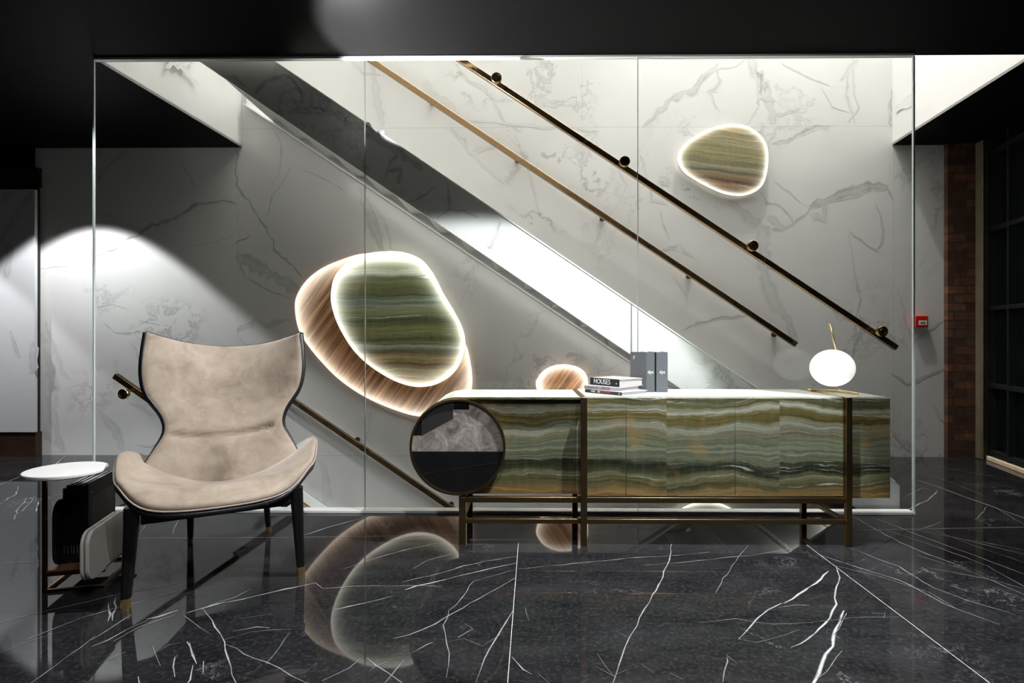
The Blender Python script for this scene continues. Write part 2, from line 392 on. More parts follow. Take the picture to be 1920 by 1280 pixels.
# ---- floor: black marble with an opening behind the glass for the stairs going down
fx0=W(208,960,3.56).x; fx1=2.12; YO=3.56
fm=MB()
def quad(mb,x0,x1,y0,y1,z=0): mb.add([(x0,y0,z),(x1,y0,z),(x1,y1,z),(x0,y1,z)],[(0,1,2,3)])
quad(fm,-6.5,6.0,-3.5,YO); quad(fm,-6.5,fx0,YO,7.0); quad(fm,fx1,6.0,YO,7.0); quad(fm,fx0,fx1,YW+.02,7.0)
cnt=0
def fvein(px,w,peak=1.0,jag=.35):
    global cnt; cnt+=1
    strip(fm,[G(u,v) for u,v in px],w,Vector((0,0,.0004+cnt*.000012)),peak=peak,jag=jag)
FV=[
([(1582,1144),(1569,1177),(1560,1211),(1541,1245),(1524,1280),(1518,1292)],.013,1.3),
([(1590,1150),(1583,1165),(1570,1190),(1578,1196)],.004,1),
([(1530,1270),(1560,1245),(1580,1220)],.004,.9),
([(1567,1061),(1576,1082),(1564,1110),(1566,1132),(1556,1159),(1539,1179),(1511,1196),(1480,1212)],.008,1.1),
([(1554,1071),(1530,1093),(1500,1114),(1468,1131)],.011,1.2),([(1468,1131),(1440,1144),(1410,1174),(1386,1199)],.008,1.1),
([(1460,1138),(1490,1133),(1518,1134)],.004,.8),
([(1258,1020),(1256,1050),(1230,1116),(1215,1144),(1200,1174),(1186,1196),(1172,1233),(1154,1280),(1150,1290)],.007,1.0),
([(1404,1022),(1387,1044),(1374,1069),(1341,1112)],.005,.6),
([(971,1066),(1076,1056),(1200,1045),(1275,1040),(1331,1035)],.005,.9),
([(1207,1059),(1312,1050),(1410,1042),(1489,1027)],.005,.7),
([(1534,1039),(1687,1087),(1729,1108),(1770,1132),(1875,1170)],.006,.9),
([(1567,1061),(1650,1080),(1740,1110),(1790,1140)],.004,.7),
([(1594,1027),(1687,1061),(1755,1102),(1815,1125),(1905,1151)],.006,.9),
([(1597,966),(1650,997),(1706,1024),(1800,1061)],.008,1),
([(1635,969),(1702,994),(1762,1016),(1920,1076)],.010,1.1),
([(1661,994),(1740,1020),(1852,1061),(1930,1105)],.007,1),
([(1699,990),(1800,1009),(1940,1045)],.007,.9),
([(1755,919),(1740,937),(1691,958)],.010,1),
([(1740,1064),(1850,1085),(1940,1110)],.004,.7),([(1720,1040),(1830,1075),(1930,1120)],.004,.7),
([(1810,1010),(1940,1035)],.005,.7),([(1740,990),(1830,1024),(1940,1060)],.005,.8),
([(1762,978),(1735,990),(1718,995)],.006,.8),
([(966,1084),(900,1122),(836,1160),(770,1192),(738,1199)],.007,1.0),
([(970,1043),(870,1060),(808,1079),(753,1092)],.007,1.0),
([(968,1055),(880,1075),(836,1086)],.007,1.0),([(836,1086),(781,1099),(760,1106)],.012,1.3),
([(966,1067),(887,1089),(863,1120),(839,1144),(832,1172),(842,1225),(836,1270)],.005,.9),
([(736,1117),(684,1130),(626,1144)],.010,.9),([(829,1017),(760,1032),(643,1067)],.006,.9),
([(860,1035),(800,1050),(770,1068)],.005,.6),([(700,1022),(760,1008),(829,1000)],.004,.5),
([(540,1106),(592,1092),(605,1103),(705,1099),(780,1098),(830,1100)],.005,.8),
([(686,1233),(729,1261),(750,1280),(756,1288)],.005,.9),([(677,1235),(657,1254),(605,1278)],.005,.8),
([(961,1142),(918,1216),(891,1280)],.006,.9),([(757,1237),(719,1280)],.005,.8),([(725,1240),(700,1250),(690,1260)],.004,.7),
([(770,1225),(800,1209),(812,1204)],.006,1),([(860,1196),(888,1180)],.008,1),([(840,1204),(870,1196),(905,1212),(940,1190)],.004,.6),
([(590,1093),(508,1111),(423,1129)],.010,1.1),([(423,1129),(393,1137),(351,1150)],.017,1.2),
([(334,1145),(300,1156),(275,1162)],.014,1.3),([(275,1162),(235,1180),(200,1199),(170,1212)],.009,1.1),
([(330,1152),(260,1175),(210,1202)],.005,.9),([(351,1150),(440,1120),(470,1105)],.005,.8),
([(380,1139),(406,1175),(421,1204),(429,1234),(444,1280),(448,1290)],.006,1.1),
([(423,1209),(498,1242),(570,1280),(590,1290)],.005,.9),([(421,1200),(470,1185),(545,1180)],.004,.8),
([(436,1185),(480,1176),(505,1178)],.008,.9),([(500,1245),(545,1185)],.004,.6),([(450,1160),(510,1150)],.004,.6),
([(345,1150),(380,1175),(400,1190)],.004,.6),
([(350,1203),(360,1218)],.010,1.2),([(353,1205),(362,1228),(369,1245)],.008,1.2),([(329,1231),(324,1270)],.010,1.2),([(364,1247),(361,1274),(352,1290)],.009,1.2),
([(382,1240),(380,1262)],.007,1),([(255,1270),(260,1290)],.012,1.1),([(300,1222),(318,1211),(340,1205)],.004,.7),([(285,1210),(300,1250)],.004,.6),
([(0,1168),(90,1145),(228,1113),(330,1095)],.005,.9),([(51,1200),(157,1158),(228,1137),(330,1110)],.005,.9),
([(-20,916),(42,892)],.012,.9),([(0,946),(30,926),(36,910)],.010,.8),([(55,895),(75,880),(101,871),(124,854)],.013,1),
([(169,1200),(245,1152)],.006,.9),([(0,1058),(79,1051)],.006,.8),([(-10,1095),(32,1078)],.005,.7),
([(25,975),(32,955),(50,935)],.010,.8),([(68,960),(72,940)],.010,.9),([(40,960),(62,935)],.008,.6),
([(203,1130),(201,1165)],.008,1),([(218,1120),(216,1140),(208,1165)],.008,1),
([(180,1192),(150,1215),(100,1250),(50,1285)],.005,.9),([(0,1225),(60,1200),(110,1185)],.004,.7),
([(323,1000),(335,970),(345,962)],.006,.8),([(262,1000),(275,985),(295,980)],.008,.8),([(415,1010),(430,1002)],.006,.8),
([(565,1004),(610,990),(660,976),(698,965)],.011,1.0),([(180,1245),(235,1222)],.005,.7),
([(1310,1168),(1380,1160),(1450,1170),(1520,1168),(1600,1158),(1690,1158)],.004,.5),
([(1386,1199),(1420,1205),(1455,1196),(1500,1180)],.004,.5),([(1355,1280),(1365,1240),(1362,1230),(1380,1243)],.005,.6),
([(1635,1150),(1660,1150),(1655,1158)],.005,.8),([(1205,1246),(1225,1262)],.005,.6),([(1255,1262),(1280,1274)],.005,.7),
([(1115,1250),(1150,1268),(1180,1255)],.004,.5),([(1120,1225),(1135,1250),(1153,1270)],.005,.6),([(1155,1183),(1180,1195)],.004,.6),
([(960,1232),(985,1255),(998,1265)],.006,.9),([(1005,1265),(1030,1285)],.005,.7),([(985,1140),(990,1165)],.004,.6),
([(1745,905),(1800,930),(1860,950),(1930,990)],.006,.5),([(1700,930),(1730,915),(1752,922)],.007,.8),([(1830,975),(1850,950)],.006,.5),
([(1720,868),(1790,880),(1930,905)],.008,.5),([(1690,880),(1750,892),(1850,930)],.006,.5)]
for p,w,pk in FV: fvein(p,w*.55,pk*.85)
# straight joints between the floor tiles
def joint(px,w=.004,pk=2.5): 
    global cnt; cnt+=1
    strip(fm,[G(u,v) for u,v in px],w,Vector((0,0,.0004+cnt*.000012)),amp=0,peak=pk,jag=0,seg=9,mean=0)
joint([(972,1018),(945,1370)],.004); joint([(1513,1022),(2000,1390)],.004); joint([(1721,900),(1990,996)],.005,1.4)
joint([(70,1010),(567,1007.5)],.003,1.0); joint([(567,1007.5),(860,1003)],.003,1.0); joint([(1600,994),(2000,987)],.004,1.4)
floor=struct(fm.build('floor',M['floor'],attr=True))
# ---- back wall
wm=MB()
xl=W(66,500,YW).x; xr=W(1770,500,YW).x; zl=-3.0; zt=8.2
wm.add([(xl,YW,zl),(xr,YW,zl),(xr,YW,ZC),(xl,YW,ZC)],[(0,1,2,3)])
wm.add([(-2.60,YW,ZC),(3.32,YW,ZC),(3.32,YW,zt),(-2.60,YW,zt)],[(0,1,2,3)])
wc=0
def wvein(px,w,peak=.8,jag=.35,Y=YW,mb=None):
    global wc; wc+=1
    strip(mb or wm,[W(u,v,Y) for u,v in px],w,Vector((0,-.0004-wc*.00002,0)),peak=peak,jag=jag,seg=.04)
WV=[([(180,478),(215,468),(255,440),(285,421),(321,413),(368,384),(419,375),(443,381)],.030,.9),
([(184,392),(225,415),(270,432)],.010,.5),([(183,340),(200,308),(235,283)],.018,.6),([(340,305),(355,330),(368,360)],.014,.6),
([(443,276),(445,346),(477,394),(505,434),(515,468),(567,518)],.018,.9),
([(512,241),(527,269),(529,296),(522,331),(505,348)],.010,.7),([(546,313),(532,337),(512,365),(498,417)],.009,.7),
([(560,317),(594,327),(632,348),(650,362)],.010,.5),([(673,351),(690,392),(704,434),(715,470)],.075,.55),([(700,380),(722,420),(735,470)],.030,.4),
([(443,478),(477,499),(522,523),(560,545)],.09,.6),([(443,478),(460,520),(500,545),(545,560)],.02,.7),([(443,456),(470,442)],.02,.9),
([(366,460),(400,455),(440,440)],.012,.5),([(445,620),(480,600),(500,612),(545,600)],.05,.5),([(450,635),(470,650),(520,640)],.02,.5),
([(83,650),(95,690),(100,727),(97,767),(115,847)],.07,.35),([(85,600),(113,683),(130,710)],.035,.3),([(70,620),(90,640)],.03,.3),([(75,810),(95,825)],.03,.25),
([(66,505),(80,503),(110,498),(125,500)],.012,.8),([(75,480),(85,502),(80,520)],.008,.3),
([(195,605),(217,623),(240,625),(263,620)],.010,.7),([(240,640),(255,650),(262,680)],.008,.7),([(260,600),(300,610)],.006,.6),
([(187,767),(200,790),(213,800),(233,847)],.06,.35),([(257,833),(280,838),(300,830)],.008,.6),([(245,755),(275,770),(310,790)],.03,.4),
([(180,575),(210,570),(240,580)],.006,.4),
([(1345,118),(1340,128),(1312,151),(1301,169),(1258,185),(1237,207),(1205,240)],.045,.6),([(1340,125),(1351,151),(1340,168),(1326,171),(1347,207)],.022,.5),([(1312,151),(1325,135),(1380,122),(1400,108)],.010,.4),
([(1408,108),(1415,139),(1429,164),(1443,192),(1447,233)],.085,.45),([(1450,217),(1479,210),(1500,203)],.025,.4),([(1447,268),(1486,260),(1505,250),(1522,237),(1557,235)],.032,.7),
([(1518,388),(1545,380),(1575,367),(1600,360),(1628,349),(1664,352)],.065,.75),([(1664,352),(1674,372)],.03,.6),([(1550,383),(1545,410),(1520,400)],.05,.4),([(1450,338),(1479,356),(1504,384)],.012,.6),
([(1425,360),(1436,381),(1457,381),(1482,402),(1486,420),(1465,431),(1436,427),(1429,448)],.016,.6),([(1440,405),(1470,425)],.05,.45),([(1486,420),(1511,399),(1518,388)],.016,.7),
([(1365,377),(1397,402),(1429,431),(1431,466),(1433,520),(1445,560),(1478,600),(1492,640)],.085,.42),([(1600,110),(1588,150),(1586,178),(1603,231)],.014,.5),([(1465,118),(1507,139),(1554,159)],.012,.45),([(1575,150),(1590,125),(1610,112)],.02,.4),
([(1642,381),(1653,413),(1650,459),(1640,470)],.014,.5),([(1590,430),(1620,455),(1645,470)],.009,.4),([(1680,150),(1668,200),(1672,235)],.016,.7),([(1237,330),(1255,345)],.05,.4),
([(1200,290),(1212,330),(1222,375),(1250,385)],.02,.4),([(1237,395),(1245,425),(1256,452)],.009,.6),([(1237,468),(1275,460),(1300,485)],.02,.35),
([(1275,622),(1310,607),(1345,596),(1400,591)],.014,.8),([(1265,520),(1290,560)],.006,.4),([(1090,520),(1060,545)],.02,.15),
([(695,108),(705,160),(703,180),(718,238)],.05,.3),([(660,112),(680,135),(715,140)],.012,.4),([(795,150),(805,175),(840,195),(860,215)],.05,.25),
([(855,120),(880,150),(910,165),(935,205),(950,240)],.018,.35),([(845,240),(870,262),(880,285),(930,270)],.03,.3),([(870,222),(930,230),(1010,238),(1120,245)],.018,.25),
([(880,285),(930,330),(960,345)],.02,.18),([(960,245),(980,290),(995,330),(1010,400)],.008,.35),([(1145,295),(1175,345),(1160,375)],.008,.25),
([(1590,440),(1600,500),(1615,560),(1605,590)],.012,.4),([(1685,540),(1700,610),(1712,640),(1768,600)],.02,.4),([(1672,700),(1700,718),(1740,705),(1768,690)],.018,.7),
([(1675,810),(1700,835),(1730,860)],.05,.45),([(1750,760),(1768,790)],.02,.4),([(1620,600),(1590,680),(1605,720)],.008,.4),
([(1600,115),(1600,170),(1610,200),(1590,230)],.01,.4),([(1540,160),(1560,200),(1590,210)],.008,.3),
([(600,860),(612,900),(605,955)],.05,.3),([(700,740),(690,820),(720,860)],.02,.25),([(1000,930),(1020,960)],.01,.4),
([(1080,715),(1110,700),(1150,690),(1178,672)],.012,.5),([(1060,560),(1070,600)],.008,.3),([(1670,195),(1665,230),(1672,240)],.02,.6)]
for p,w,pk in WV: wvein(p,w,pk)
wall=struct(wm.build('wall_back',M['wall'],attr=True))
# left end of the marble wall and dark space beyond
b=MB(); b.box(xl-.001,xl+.02,YW+.003,YW+.35,0,ZC); struct(b.build('trim_1',M['black']))
# ceiling with the stair opening
cl0=W(176.7,106.6,3.52); cl1=W(454,277.5,YW); cr1=W(1673,271,YW); cr0x=3.08
vx0f=cl0.x; vx0b=cl1.x; vx1f=cr0x; vx1b=cr1.x; YV=3.53
c=MB()
def cq(pts): 
    n=len(pts); c.add([(x,y,ZC) for x,y in pts]+[(x,y,ZC+.02) for x,y in pts],[tuple(range(n)),tuple(range(2*n-1,n-1,-1))]+[(i,i+n,(i+1)%n+n,(i+1)%n) for i in range(n)])
cq([(-6.5,-3.5),(6.0,-3.5),(6.0,YV),(-6.5,YV)]); cq([(-6.5,YV),(vx0f,YV),(vx0b,YW),(-6.5,YW)]); cq([(vx1f,YV),(6.0,YV),(6.0,4.55),(4.02,4.55),(4.02,YW),(vx1b,YW)])
cq([(-6.5,YW+.01),(xr,YW+.01),(xr,7),(-6.5,7)])
struct(c.build('ceiling',M['ceil']))
b=MB(); b.box(3.9,6.0,4.5,7,3.02,3.04); struct(b.build('trim_2',M['black']))
# side cladding of the stair opening above the ceiling
b=MB(); b.add([(vx0f,YV,ZC),(vx0b,YW,ZC),(vx0b,YW,zt),(vx0f,YV,zt)],[(0,1,2,3)])
strip(b,[(vx0f+.06,3.75,2.9),(vx0f+.07,3.95,3.15),(vx0b-.02,4.5,3.0)],.03,Vector((.0008,0,0)),peak=.4); strip(b,[(vx0f+.08,4.1,2.95),(vx0b-.02,4.5,3.2)],.03,Vector((.0012,0,0)),peak=.4)
struct(b.build('wall_left',M['wallside'],attr=True))
b=MB(); b.add([(vx1f,YV,ZC),(vx1b,YW,ZC),(vx1b,YW,zt),(vx1f,YV,zt)],[(3,2,1,0)])
strip(b,[(vx1b-.02,5.1,3.02),(vx1b-.06,4.6,3.0),(vx1f+.08,4.15,3.05),(vx1f+.06,3.9,3.2)],.10,Vector((-.0008,0,0)),peak=.3)
struct(b.build('wall_right',M['wallside'],attr=True))
b=MB(); b.box(vx0f,vx1f,YV-.02,YV,ZC+.021,zt); struct(b.build('wall_front',M['white']))
b=MB(); b.box(-2.7,3.4,YV-.02,YW+.05,zt,zt+.02); struct(b.build('trim_3',M['white']))
# brick strip, concrete pier, cream jamb, dark window at the right
bx=W(1822,500,YW).x
b=MB(); b.box(xr+.003,bx,YW-.04,YW+.1,0,3.02); struct(b.build('wall_brick',M['brick']))
jx=W(1846,500,YW).x
b=MB(); b.box(bx+.002,jx,YW-.10,YW+.1,0,3.02); b.box(bx-.004,bx+.012,YW-.125,YW-.1,0,3.02); struct(b.build('trim_4',M['concrete'],bevel=.008))
wx=W(1853,500,5.10).x
pa=Vector((wx,5.12,0)); pb=Vector((wx-.45,3.3,0)); dd=(pb-pa).normalized(); nn=Vector((dd.y,-dd.x,0)) 
if nn.x<0: nn=-nn
b=MB()
def vquad(p,q,z0,z1,off=0,th=.03,mi=0):
    p=p+nn*off; q=q+nn*off
    b.prism([(p.x,p.y,z0),(q.x,q.y,z0),(q.x,q.y,z1),(p.x,p.y,z1)],nn*th,mi)
b.box(jx,wx+.01,5.06,YW+.1,0,2.95); struct(b.build('trim_5',M['plaster'],bevel=.006))
b=MB(); vquad(pa,pb,0.0,.035,-.03,.10); struct(b.build('trim_6',M['plaster'],bevel=.004))
wroot=struct(empty('window_1',(0,0,0)))
b=MB(); vquad(pa,pb,.04,3.0,.04,.01); b.build('glass_pane',M['winglass'],wroot)
b=MB()
for k in range(6):
    q=pa+dd*(.03+.30*k); vquad(q,q+dd*.03,.036,3.0,-.01,.05)
for z in (.05,.62,1.28,1.95,2.6): vquad(pa,pb,z,z+.035,-.012,.052)
b.build('frame',M['winframe'],wroot)
b=MB(); b.box(5.9,6.0,-3.5,YW+.1,0,3.04); struct(b.build('wall_showroom_right',M['black']))
b=MB(); b.box(-6.5,-6.4,-3.5,7,0,2.73); struct(b.build('wall_showroom_left',M['black']))
b=MB(); b.box(-6.4,5.9,-3.5,-3.4,0,2.73); struct(b.build('wall_showroom_rear',M['black']))
b=MB(); b.box(-6.4,xl-.02,5.75,5.85,0,2.73); b.box(jx,5.9,YW+.1,YW+.2,0,3.02); struct(b.build('wall_far',M['darkwood']))
# basement level under the opening
b=MB(); b.box(-2.6,3.4,3.5,YW,-3.02,-3.0); b.box(3.3,3.32,3.5,YW,-3,-.03); b.box(fx0-.03,fx0-.005,3.56,YW,-3,-.005); struct(b.build('trim_7',M['stonedk']))
# free-standing marble slab at the far left edge
p0=W(-60,355,5.10); p1=W(65,810,5.10)
st=empty('slab_stand',((p0.x+p1.x)/2,5.13,0),0,'tall marble slab raised on a dark plinth at far left, beside the marble wall','display panel')
b=MB(); hw=(p1.x-p0.x)/2; b.box(-hw,hw,-.03,0,p1.z,p0.z)
for i,pl in enumerate(([(0,455),(20,420),(60,360)],[(5,380),(20,358)],[(20,620),(35,670)],[(62,640),(60,700)],[(12,520),(22,450)])):
    strip(b,[Vector((W(u,v,5.1).x-(p0.x+p1.x)/2,-.03,W(u,v,5.1).z)) for u,v in pl],.05,Vector((0,-.0006-.0001*i,0)),peak=.5)
b.build('marble_panel',M['wall2'],st,attr=True)
b=MB(); b.box(-hw,hw,-.02,.25,0,p1.z-.004); b.build('plinth',M['darkwood'],st)
b=MB(); b.box(-hw,hw,.001,.03,p1.z,p0.z+.03); b.box(-hw,hw,.001,.3,p0.z+.16,p0.z+.20); b.build('support_panel',M['black'],st)
b=MB(); b.box(-hw,hw,.02,.2,p0.z+.032,p0.z+.158); b.build('timber_header',M['darkwood'],st)
# ================================================================ STAIRS
def line_px(u0,v0,slope,v): return u0+(v-v0)*slope
YT=3.60
stair=empty('staircase',(W(1600,960,YT).x,YT,0),0,'white marble-clad staircase rising from right to upper left behind the glass','staircase')
def under(o,par):
    o.parent=par; o.matrix_parent_inverse=Matrix.Translation(par.location).inverted(); return o
def XZ(u,v,Y=YT): p=W(u,v,Y); return (p.x,p.z)
def band(l1,l2,Y,x0,x1):
    (a,b),(c,d)=l1; 
    return
A=XZ(510,112); B=XZ(1676,901); s1=(B[1]-A[1])/(B[0]-A[0])
C=XZ(370,112); D=XZ(1275,728); s2=(D[1]-C[1])/(D[0]-C[0])
zt1=3.6; 
E=XZ(1687,909); xe=E[0]
floor_hit=C[0]+(0.0-C[1])/s2
xq=-2.40
poly=[(xq,A[1]+s1*(xq-A[0])),(xe-.03,A[1]+s1*(xe-.03-A[0])),(xe,E[1]-.005),(xe,0.002),(floor_hit,0.002),(xq,C[1]+s2*(xq-C[0]))]
b=MB(); b.prism([(x,YT,z) for x,z in poly],(0,.03,0))
for i,(pl,wd) in enumerate((([(426,143),(443,152),(460,165)],.02),([(477,176),(501,150),(532,143),(553,157),(566,180)],.03),([(539,214),(580,208),(632,214),(684,245),(746,282),(790,320)],.045),([(545,205),(600,203),(650,222)],.02),
        ([(725,320),(752,317),(746,344)],.035),([(746,282),(725,320),(722,338)],.02),([(838,344),(845,392),(820,408)],.02),([(845,390),(870,395),(895,408)],.012),([(814,350),(790,368),(768,378)],.015),([(938,416),(930,440),(918,465)],.035),([(560,165),(568,185),(560,200)],.015))):
    strip(b,[W(u,v,YT) for u,v in pl],wd,Vector((0,-.0006-.0001*i,0)),peak=.7,seg=.03)
under(b.build('stringer',M['wall'],attr=True),stair)
# pale edge capping along the top of the stringer
def capline(pts,w,name,mat,par,Y0,dy):
    b=MB()
    for p,q in zip(pts,pts[1:]): b.bar((p[0],Y0+dy/2,p[1]),(q[0],Y0+dy/2,q[1]),dy,w)
    return under(b.build(name,mat),par)
capline([poly[0],poly[1]],.008,'stringer_cap',M['white'],stair,YT-.004,.045)
# far stringer (bottom line seen below the steps)
LW=[XZ(684,348,YW-.02),XZ(1185,684,YW-.02)]; s3=(LW[1][1]-LW[0][1])/(LW[1][0]-LW[0][0])
def farz(x): return LW[0][1]+s3*(x-LW[0][0])
xs0=-2.40; xs1=LW[0][0]+(0-LW[0][1])/s3
b=MB(); b.prism([(xs0,YW-.035,farz(xs0)),(xs1,YW-.035,0.01),(xs1,YW-.035,.15),(xs0,YW-.035,farz(xs0)+.13)],(0,.03,0))
b.bar((xs0,YW-.06,farz(xs0)),(xs1,YW-.06,0.01),.06,.012)
under(b.build('wall_stringer',M['stair']),stair)
# folded steps, each a part
run=.245; rise=run*abs((s1+s3)/2)
xstep=xe-.05; k=0
nz=0.0
tread_line=lambda x: farz(x)+.165
while True:
    x1=xstep-k*run; x0=x1-run
    z=tread_line(x1)+.07
    if x0<-2.37: break
    if z>.05:
        zz=round(z,4)
        b=MB(); b.box(x0-.02,x1,YT+.032,YW-.036,zz-.035,zz)                       # tread
        b.prism([(x1-.035,YT+.032,zz-.035),(x1,YT+.032,zz-.035),(x1,YT+.032,zz-rise-.001),(x1-.035,YT+.032,zz-rise-.001)],(0,YW-.036-YT-.032,0))
        under(b.build('step',M['stair']),stair)
    k+=1
# lower flight going down to the basement
down=empty('staircase',(fx0+.1,4.4,-.001),0,'white stair flight going down below floor level behind the armchair','staircase')
S0=W(563,917,YW-.02); S1=W(622,958,YW-.02); sd=(S1.z-S0.z)/(S1.x-S0.x)
def dz(x): return S0.z+sd*(x-S0.x)
xa=fx0+.02; xb=1.6
b=MB(); b.prism([(xa,YW-.03,dz(xa)),(xb,YW-.03,dz(xb)),(xb,YW-.03,dz(xb)-.14),(xa,YW-.03,dz(xa)-.14)],(0,.026,0)); under(b.build('skirting',M['white']),down)
x=xa; k=0
while k<11:
    zz=dz(x+.24)-.10
    b=MB(); b.box(x,x+.27,3.64,YW-.032,zz-.04,zz); b.box(x,x+.03,3.64,YW-.032,zz,min(-.002,zz+.17)); under(b.build('step',M['stair']),down)
    x+=.24; k+=1
# ================================================================ GLASS PARTITION
gx0=W(175,500,YG).x; gx1=W(1714,500,YG).x; gz0=W(900,963,YG).z+.012; 
g=empty('glass_partition',((gx0+gx1)/2,YG,0),0,'full-height clear glass partition in three panes in front of the staircase','glass partition')
seams=[gx0,W(684,500,YG).x,W(1196,500,YG).x,gx1]
for i,(a,c_) in enumerate(zip(seams,seams[1:])):
    b=MB(); b.box(a+.003,c_-.003,YG,YG+.010,.016,2.716); o=under(b.build('glass_pane',M['glass']),g)
for i,xx in enumerate(seams):
    b=MB(); w=(.0042,.0016,.0016,.0050)[i]; b.box(xx-w,xx+w,YG-.001,YG+.012,.016,2.716); o=under(b.build('pane_edge',M['edge'] if i in (0,3) else M['steel']),g)
    o['label']='bright polished edge' if i in (0,3) else 'thin joint between panes'
b=MB(); b.box(gx0,gx1,YG-.004,YG+.03,2.717,2.729); o=under(b.build('top_channel',M['white']),g)
b=MB(); b.box(gx0+.10,gx1,YG-.012,YG+.058,.002,.016); under(b.build('floor_channel',M['white']),g)
# ================================================================ HANDRAILS
def rail(label,p0,p1,Y,w,h,ros,near,dy,disc_r,group=None,mat='rail'):
    a=W(*p0,Y); c_=W(*p1,Y); r=empty('handrail',tuple(a),0,label,'handrail')
    b=MB(); b.bar(a,c_,w,h); under(b.build('rail',M[mat],bevel=.003),r)
    for (u,v) in ros:
        q=W(u,v,Y+dy)      # disc centre at its own depth
        # same x,z on the rail
        t=(q.x-a.x)/(c_.x-a.x); zr=a.z+(c_.z-a.z)*t
        b=MB(); s=-1 if dy<0 else 1
        b.lathe([(disc_r*.9,0),(disc_r,.003),(disc_r,.020),(disc_r*.93,.023),(disc_r*.6,.024)],(q.x,q.y-(.012 if s<0 else 0) ,q.z),'y',28)
        ro=under(b.build('rosette',M[mat],smooth=False,bevel=.0),r)
        b=MB(); b.tube([(q.x,q.y,q.z),(q.x,(q.y+Y)/2,q.z),(q.x,Y,zr)],.009,10); b.build('bracket',M[mat],smooth=True); 
        o=bpy.data.objects[-1] if False else None
    return r
# (brackets are parented below)
_build=MB.build
def rail(label,p0,p1,Y,w,h,ros,dy,disc_r,mat='rail'):
    a=W(*p0,Y); c_=W(*p1,Y); r=empty('handrail',tuple(a),0,label,'handrail')
    b=MB(); b.bar(a,c_,w,h); under(b.build('rail',M[mat],bevel=.003),r)
    for (u,v) in ros:
        q=W(u,v,Y+dy); t=(q.x-a.x)/(c_.x-a.x); zr=a.z+(c_.z-a.z)*t
        b=MB()
        s=1 if dy<0 else -1
        b.lathe([(disc_r*.5,-.0155*s),(disc_r*.62,-.0135*s),(disc_r*.66,-.016*s),(disc_r*.93,-.016*s),(disc_r,-.013*s),(disc_r,.008*s),(disc_r*.8,.009*s)],(q.x,q.y,q.z),'y',28)
        under(b.build('rosette',M[mat]),r)
        b=MB(); b.tube([(q.x,q.y+.006*s,q.z),(q.x,(q.y+Y)/2,q.z*.5+zr*.5-.004),(q.x,Y,zr)],.0095,10); under(b.build('bracket',M[mat],smooth=True),r)
    return r
YR=YG+.072
rail('upper bronze handrail with large round fixings clamped to the glass, right of the stair',(840,97),(1680,652),YR,.034,.034,[(931,147),(1171,303),(1411,461),(1653,621)],-.082,.031)
rail('slim bronze handrail on the marble wall just above the stair band',(672,98),(1492,646),YW-.085,.04,.045,[(810,192),(970,301),(1129,410),(1291,518),(1451,627)],.07,.022)
rail('bronze handrail fixed to the glass, descending left of and behind the armchair',(216,704),(602,972),YR,.034,.034,[(233,738)],-.082,.031)
rail('bronze wall handrail descending from behind the armchair to under the round cabinet end',(440,676),(862,963),YW-.085,.04,.045,[(670,824),(846,945)],.07,.022)
# ================================================================ STONE AND WOOD WALL LIGHTS
def disc_light(label,cat,px,Y,th,mat,group=None,rim=None,kind='onyx_shade'):
    P=catmull([W(u,v,Y) for u,v in px],4); n=len(P)
    cen=sum(P,Vector())/n
    r=empty('wall_light',(cen.x,Y+th,cen.z),0,label,cat)
    b=MB(); rings=[0,.2,.4,.55,.68,.78,.86,.91,.95,.975,.99,1.0]; vs=[];at=[];fs=[]
    dep=[0,0,0,0,0,0,0,.001,.002,.005,.009,.018]
    for q,dp in zip(rings,dep):
        for p in P: vs.append(cen+(p-cen)*q+Vector((0,dp,0))); at.append(q if q<1 else .8)
    K=len(rings)
    for p in P: vs.append(cen+(p-cen)*.992+Vector((0,th,0))); at.append(0)
    for i in range(K):
        for k in range(n): fs.append((i*n+k,i*n+(k+1)%n,(i+1)*n+(k+1)%n,(i+1)*n+k))
    fs=[q[::-1] for q in fs[n:]]; vs.append(cen); at.append(0); c0_=len(vs)-1
    fs+=[(c0_,n+k,n+(k+1)%n) for k in range(n)]
    b.add(vs,fs,0,at); o=b.build(kind,mat,attr=True,smooth=True); under(o,r)
    b=MB(); b.prism([cen+(p-cen)*.9+Vector((0,th+.001,0)) for p in P],(0,YW-Y-th-.003,0)); under(b.build('back_box',M['white']),r)
    return r
O1=[(619,550),(625.5,519),(646.6,493.4),(677.5,476.6),(717,470.4),(756,472),(790,486),(812.5,513),(832,550),(852,583.5),(867.4,614),(873,642.5),(867,673.5),(849,701.6),(818,721),(781.6,726),(745,717),(711,699),(680,676),(655,648),(632.5,609),(621,575)]
W1=[(551,578),(555,552.5),(573.4,524),(604,500.5),(644,483.6),(680,474),(722.5,475),(760,482),(796,504),(832,552),(858,606),(874,644),(883,679),(886.5,716),(880,745),(858,768),(822,782),(781.6,781),(750.6,773),(711,758),(672,738),(632.5,710),(601.6,679),(576,648),(558,617)]
O2=[(1270,300),(1275,280),(1292,262),(1320,245),(1350,234),(1380,231),(1405,236),(1425,250),(1438,268),(1442,290),(1440,320),(1432,345),(1415,360),(1390,367),(1362,364),(1335,354),(1305,338),(1282,322)]
W2=[(1005,722),(1010,706),(1022,693),(1040,685),(1058,683),(1078,686),(1093,694),(1101,706),(1103,722),(1100,745),(1085,765),(1060,775),(1035,770),(1015,750)]
O3=[(1325+78*math.cos(a*PI/8),1005-65*math.sin(a*PI/8)) for a in range(16)]
DS=lambda L: [(p_,tuple(.68*(.72*q_+.28*(c_[0]+c_[1]+c_[2])/3) for q_ in c_)) for p_,c_ in L]
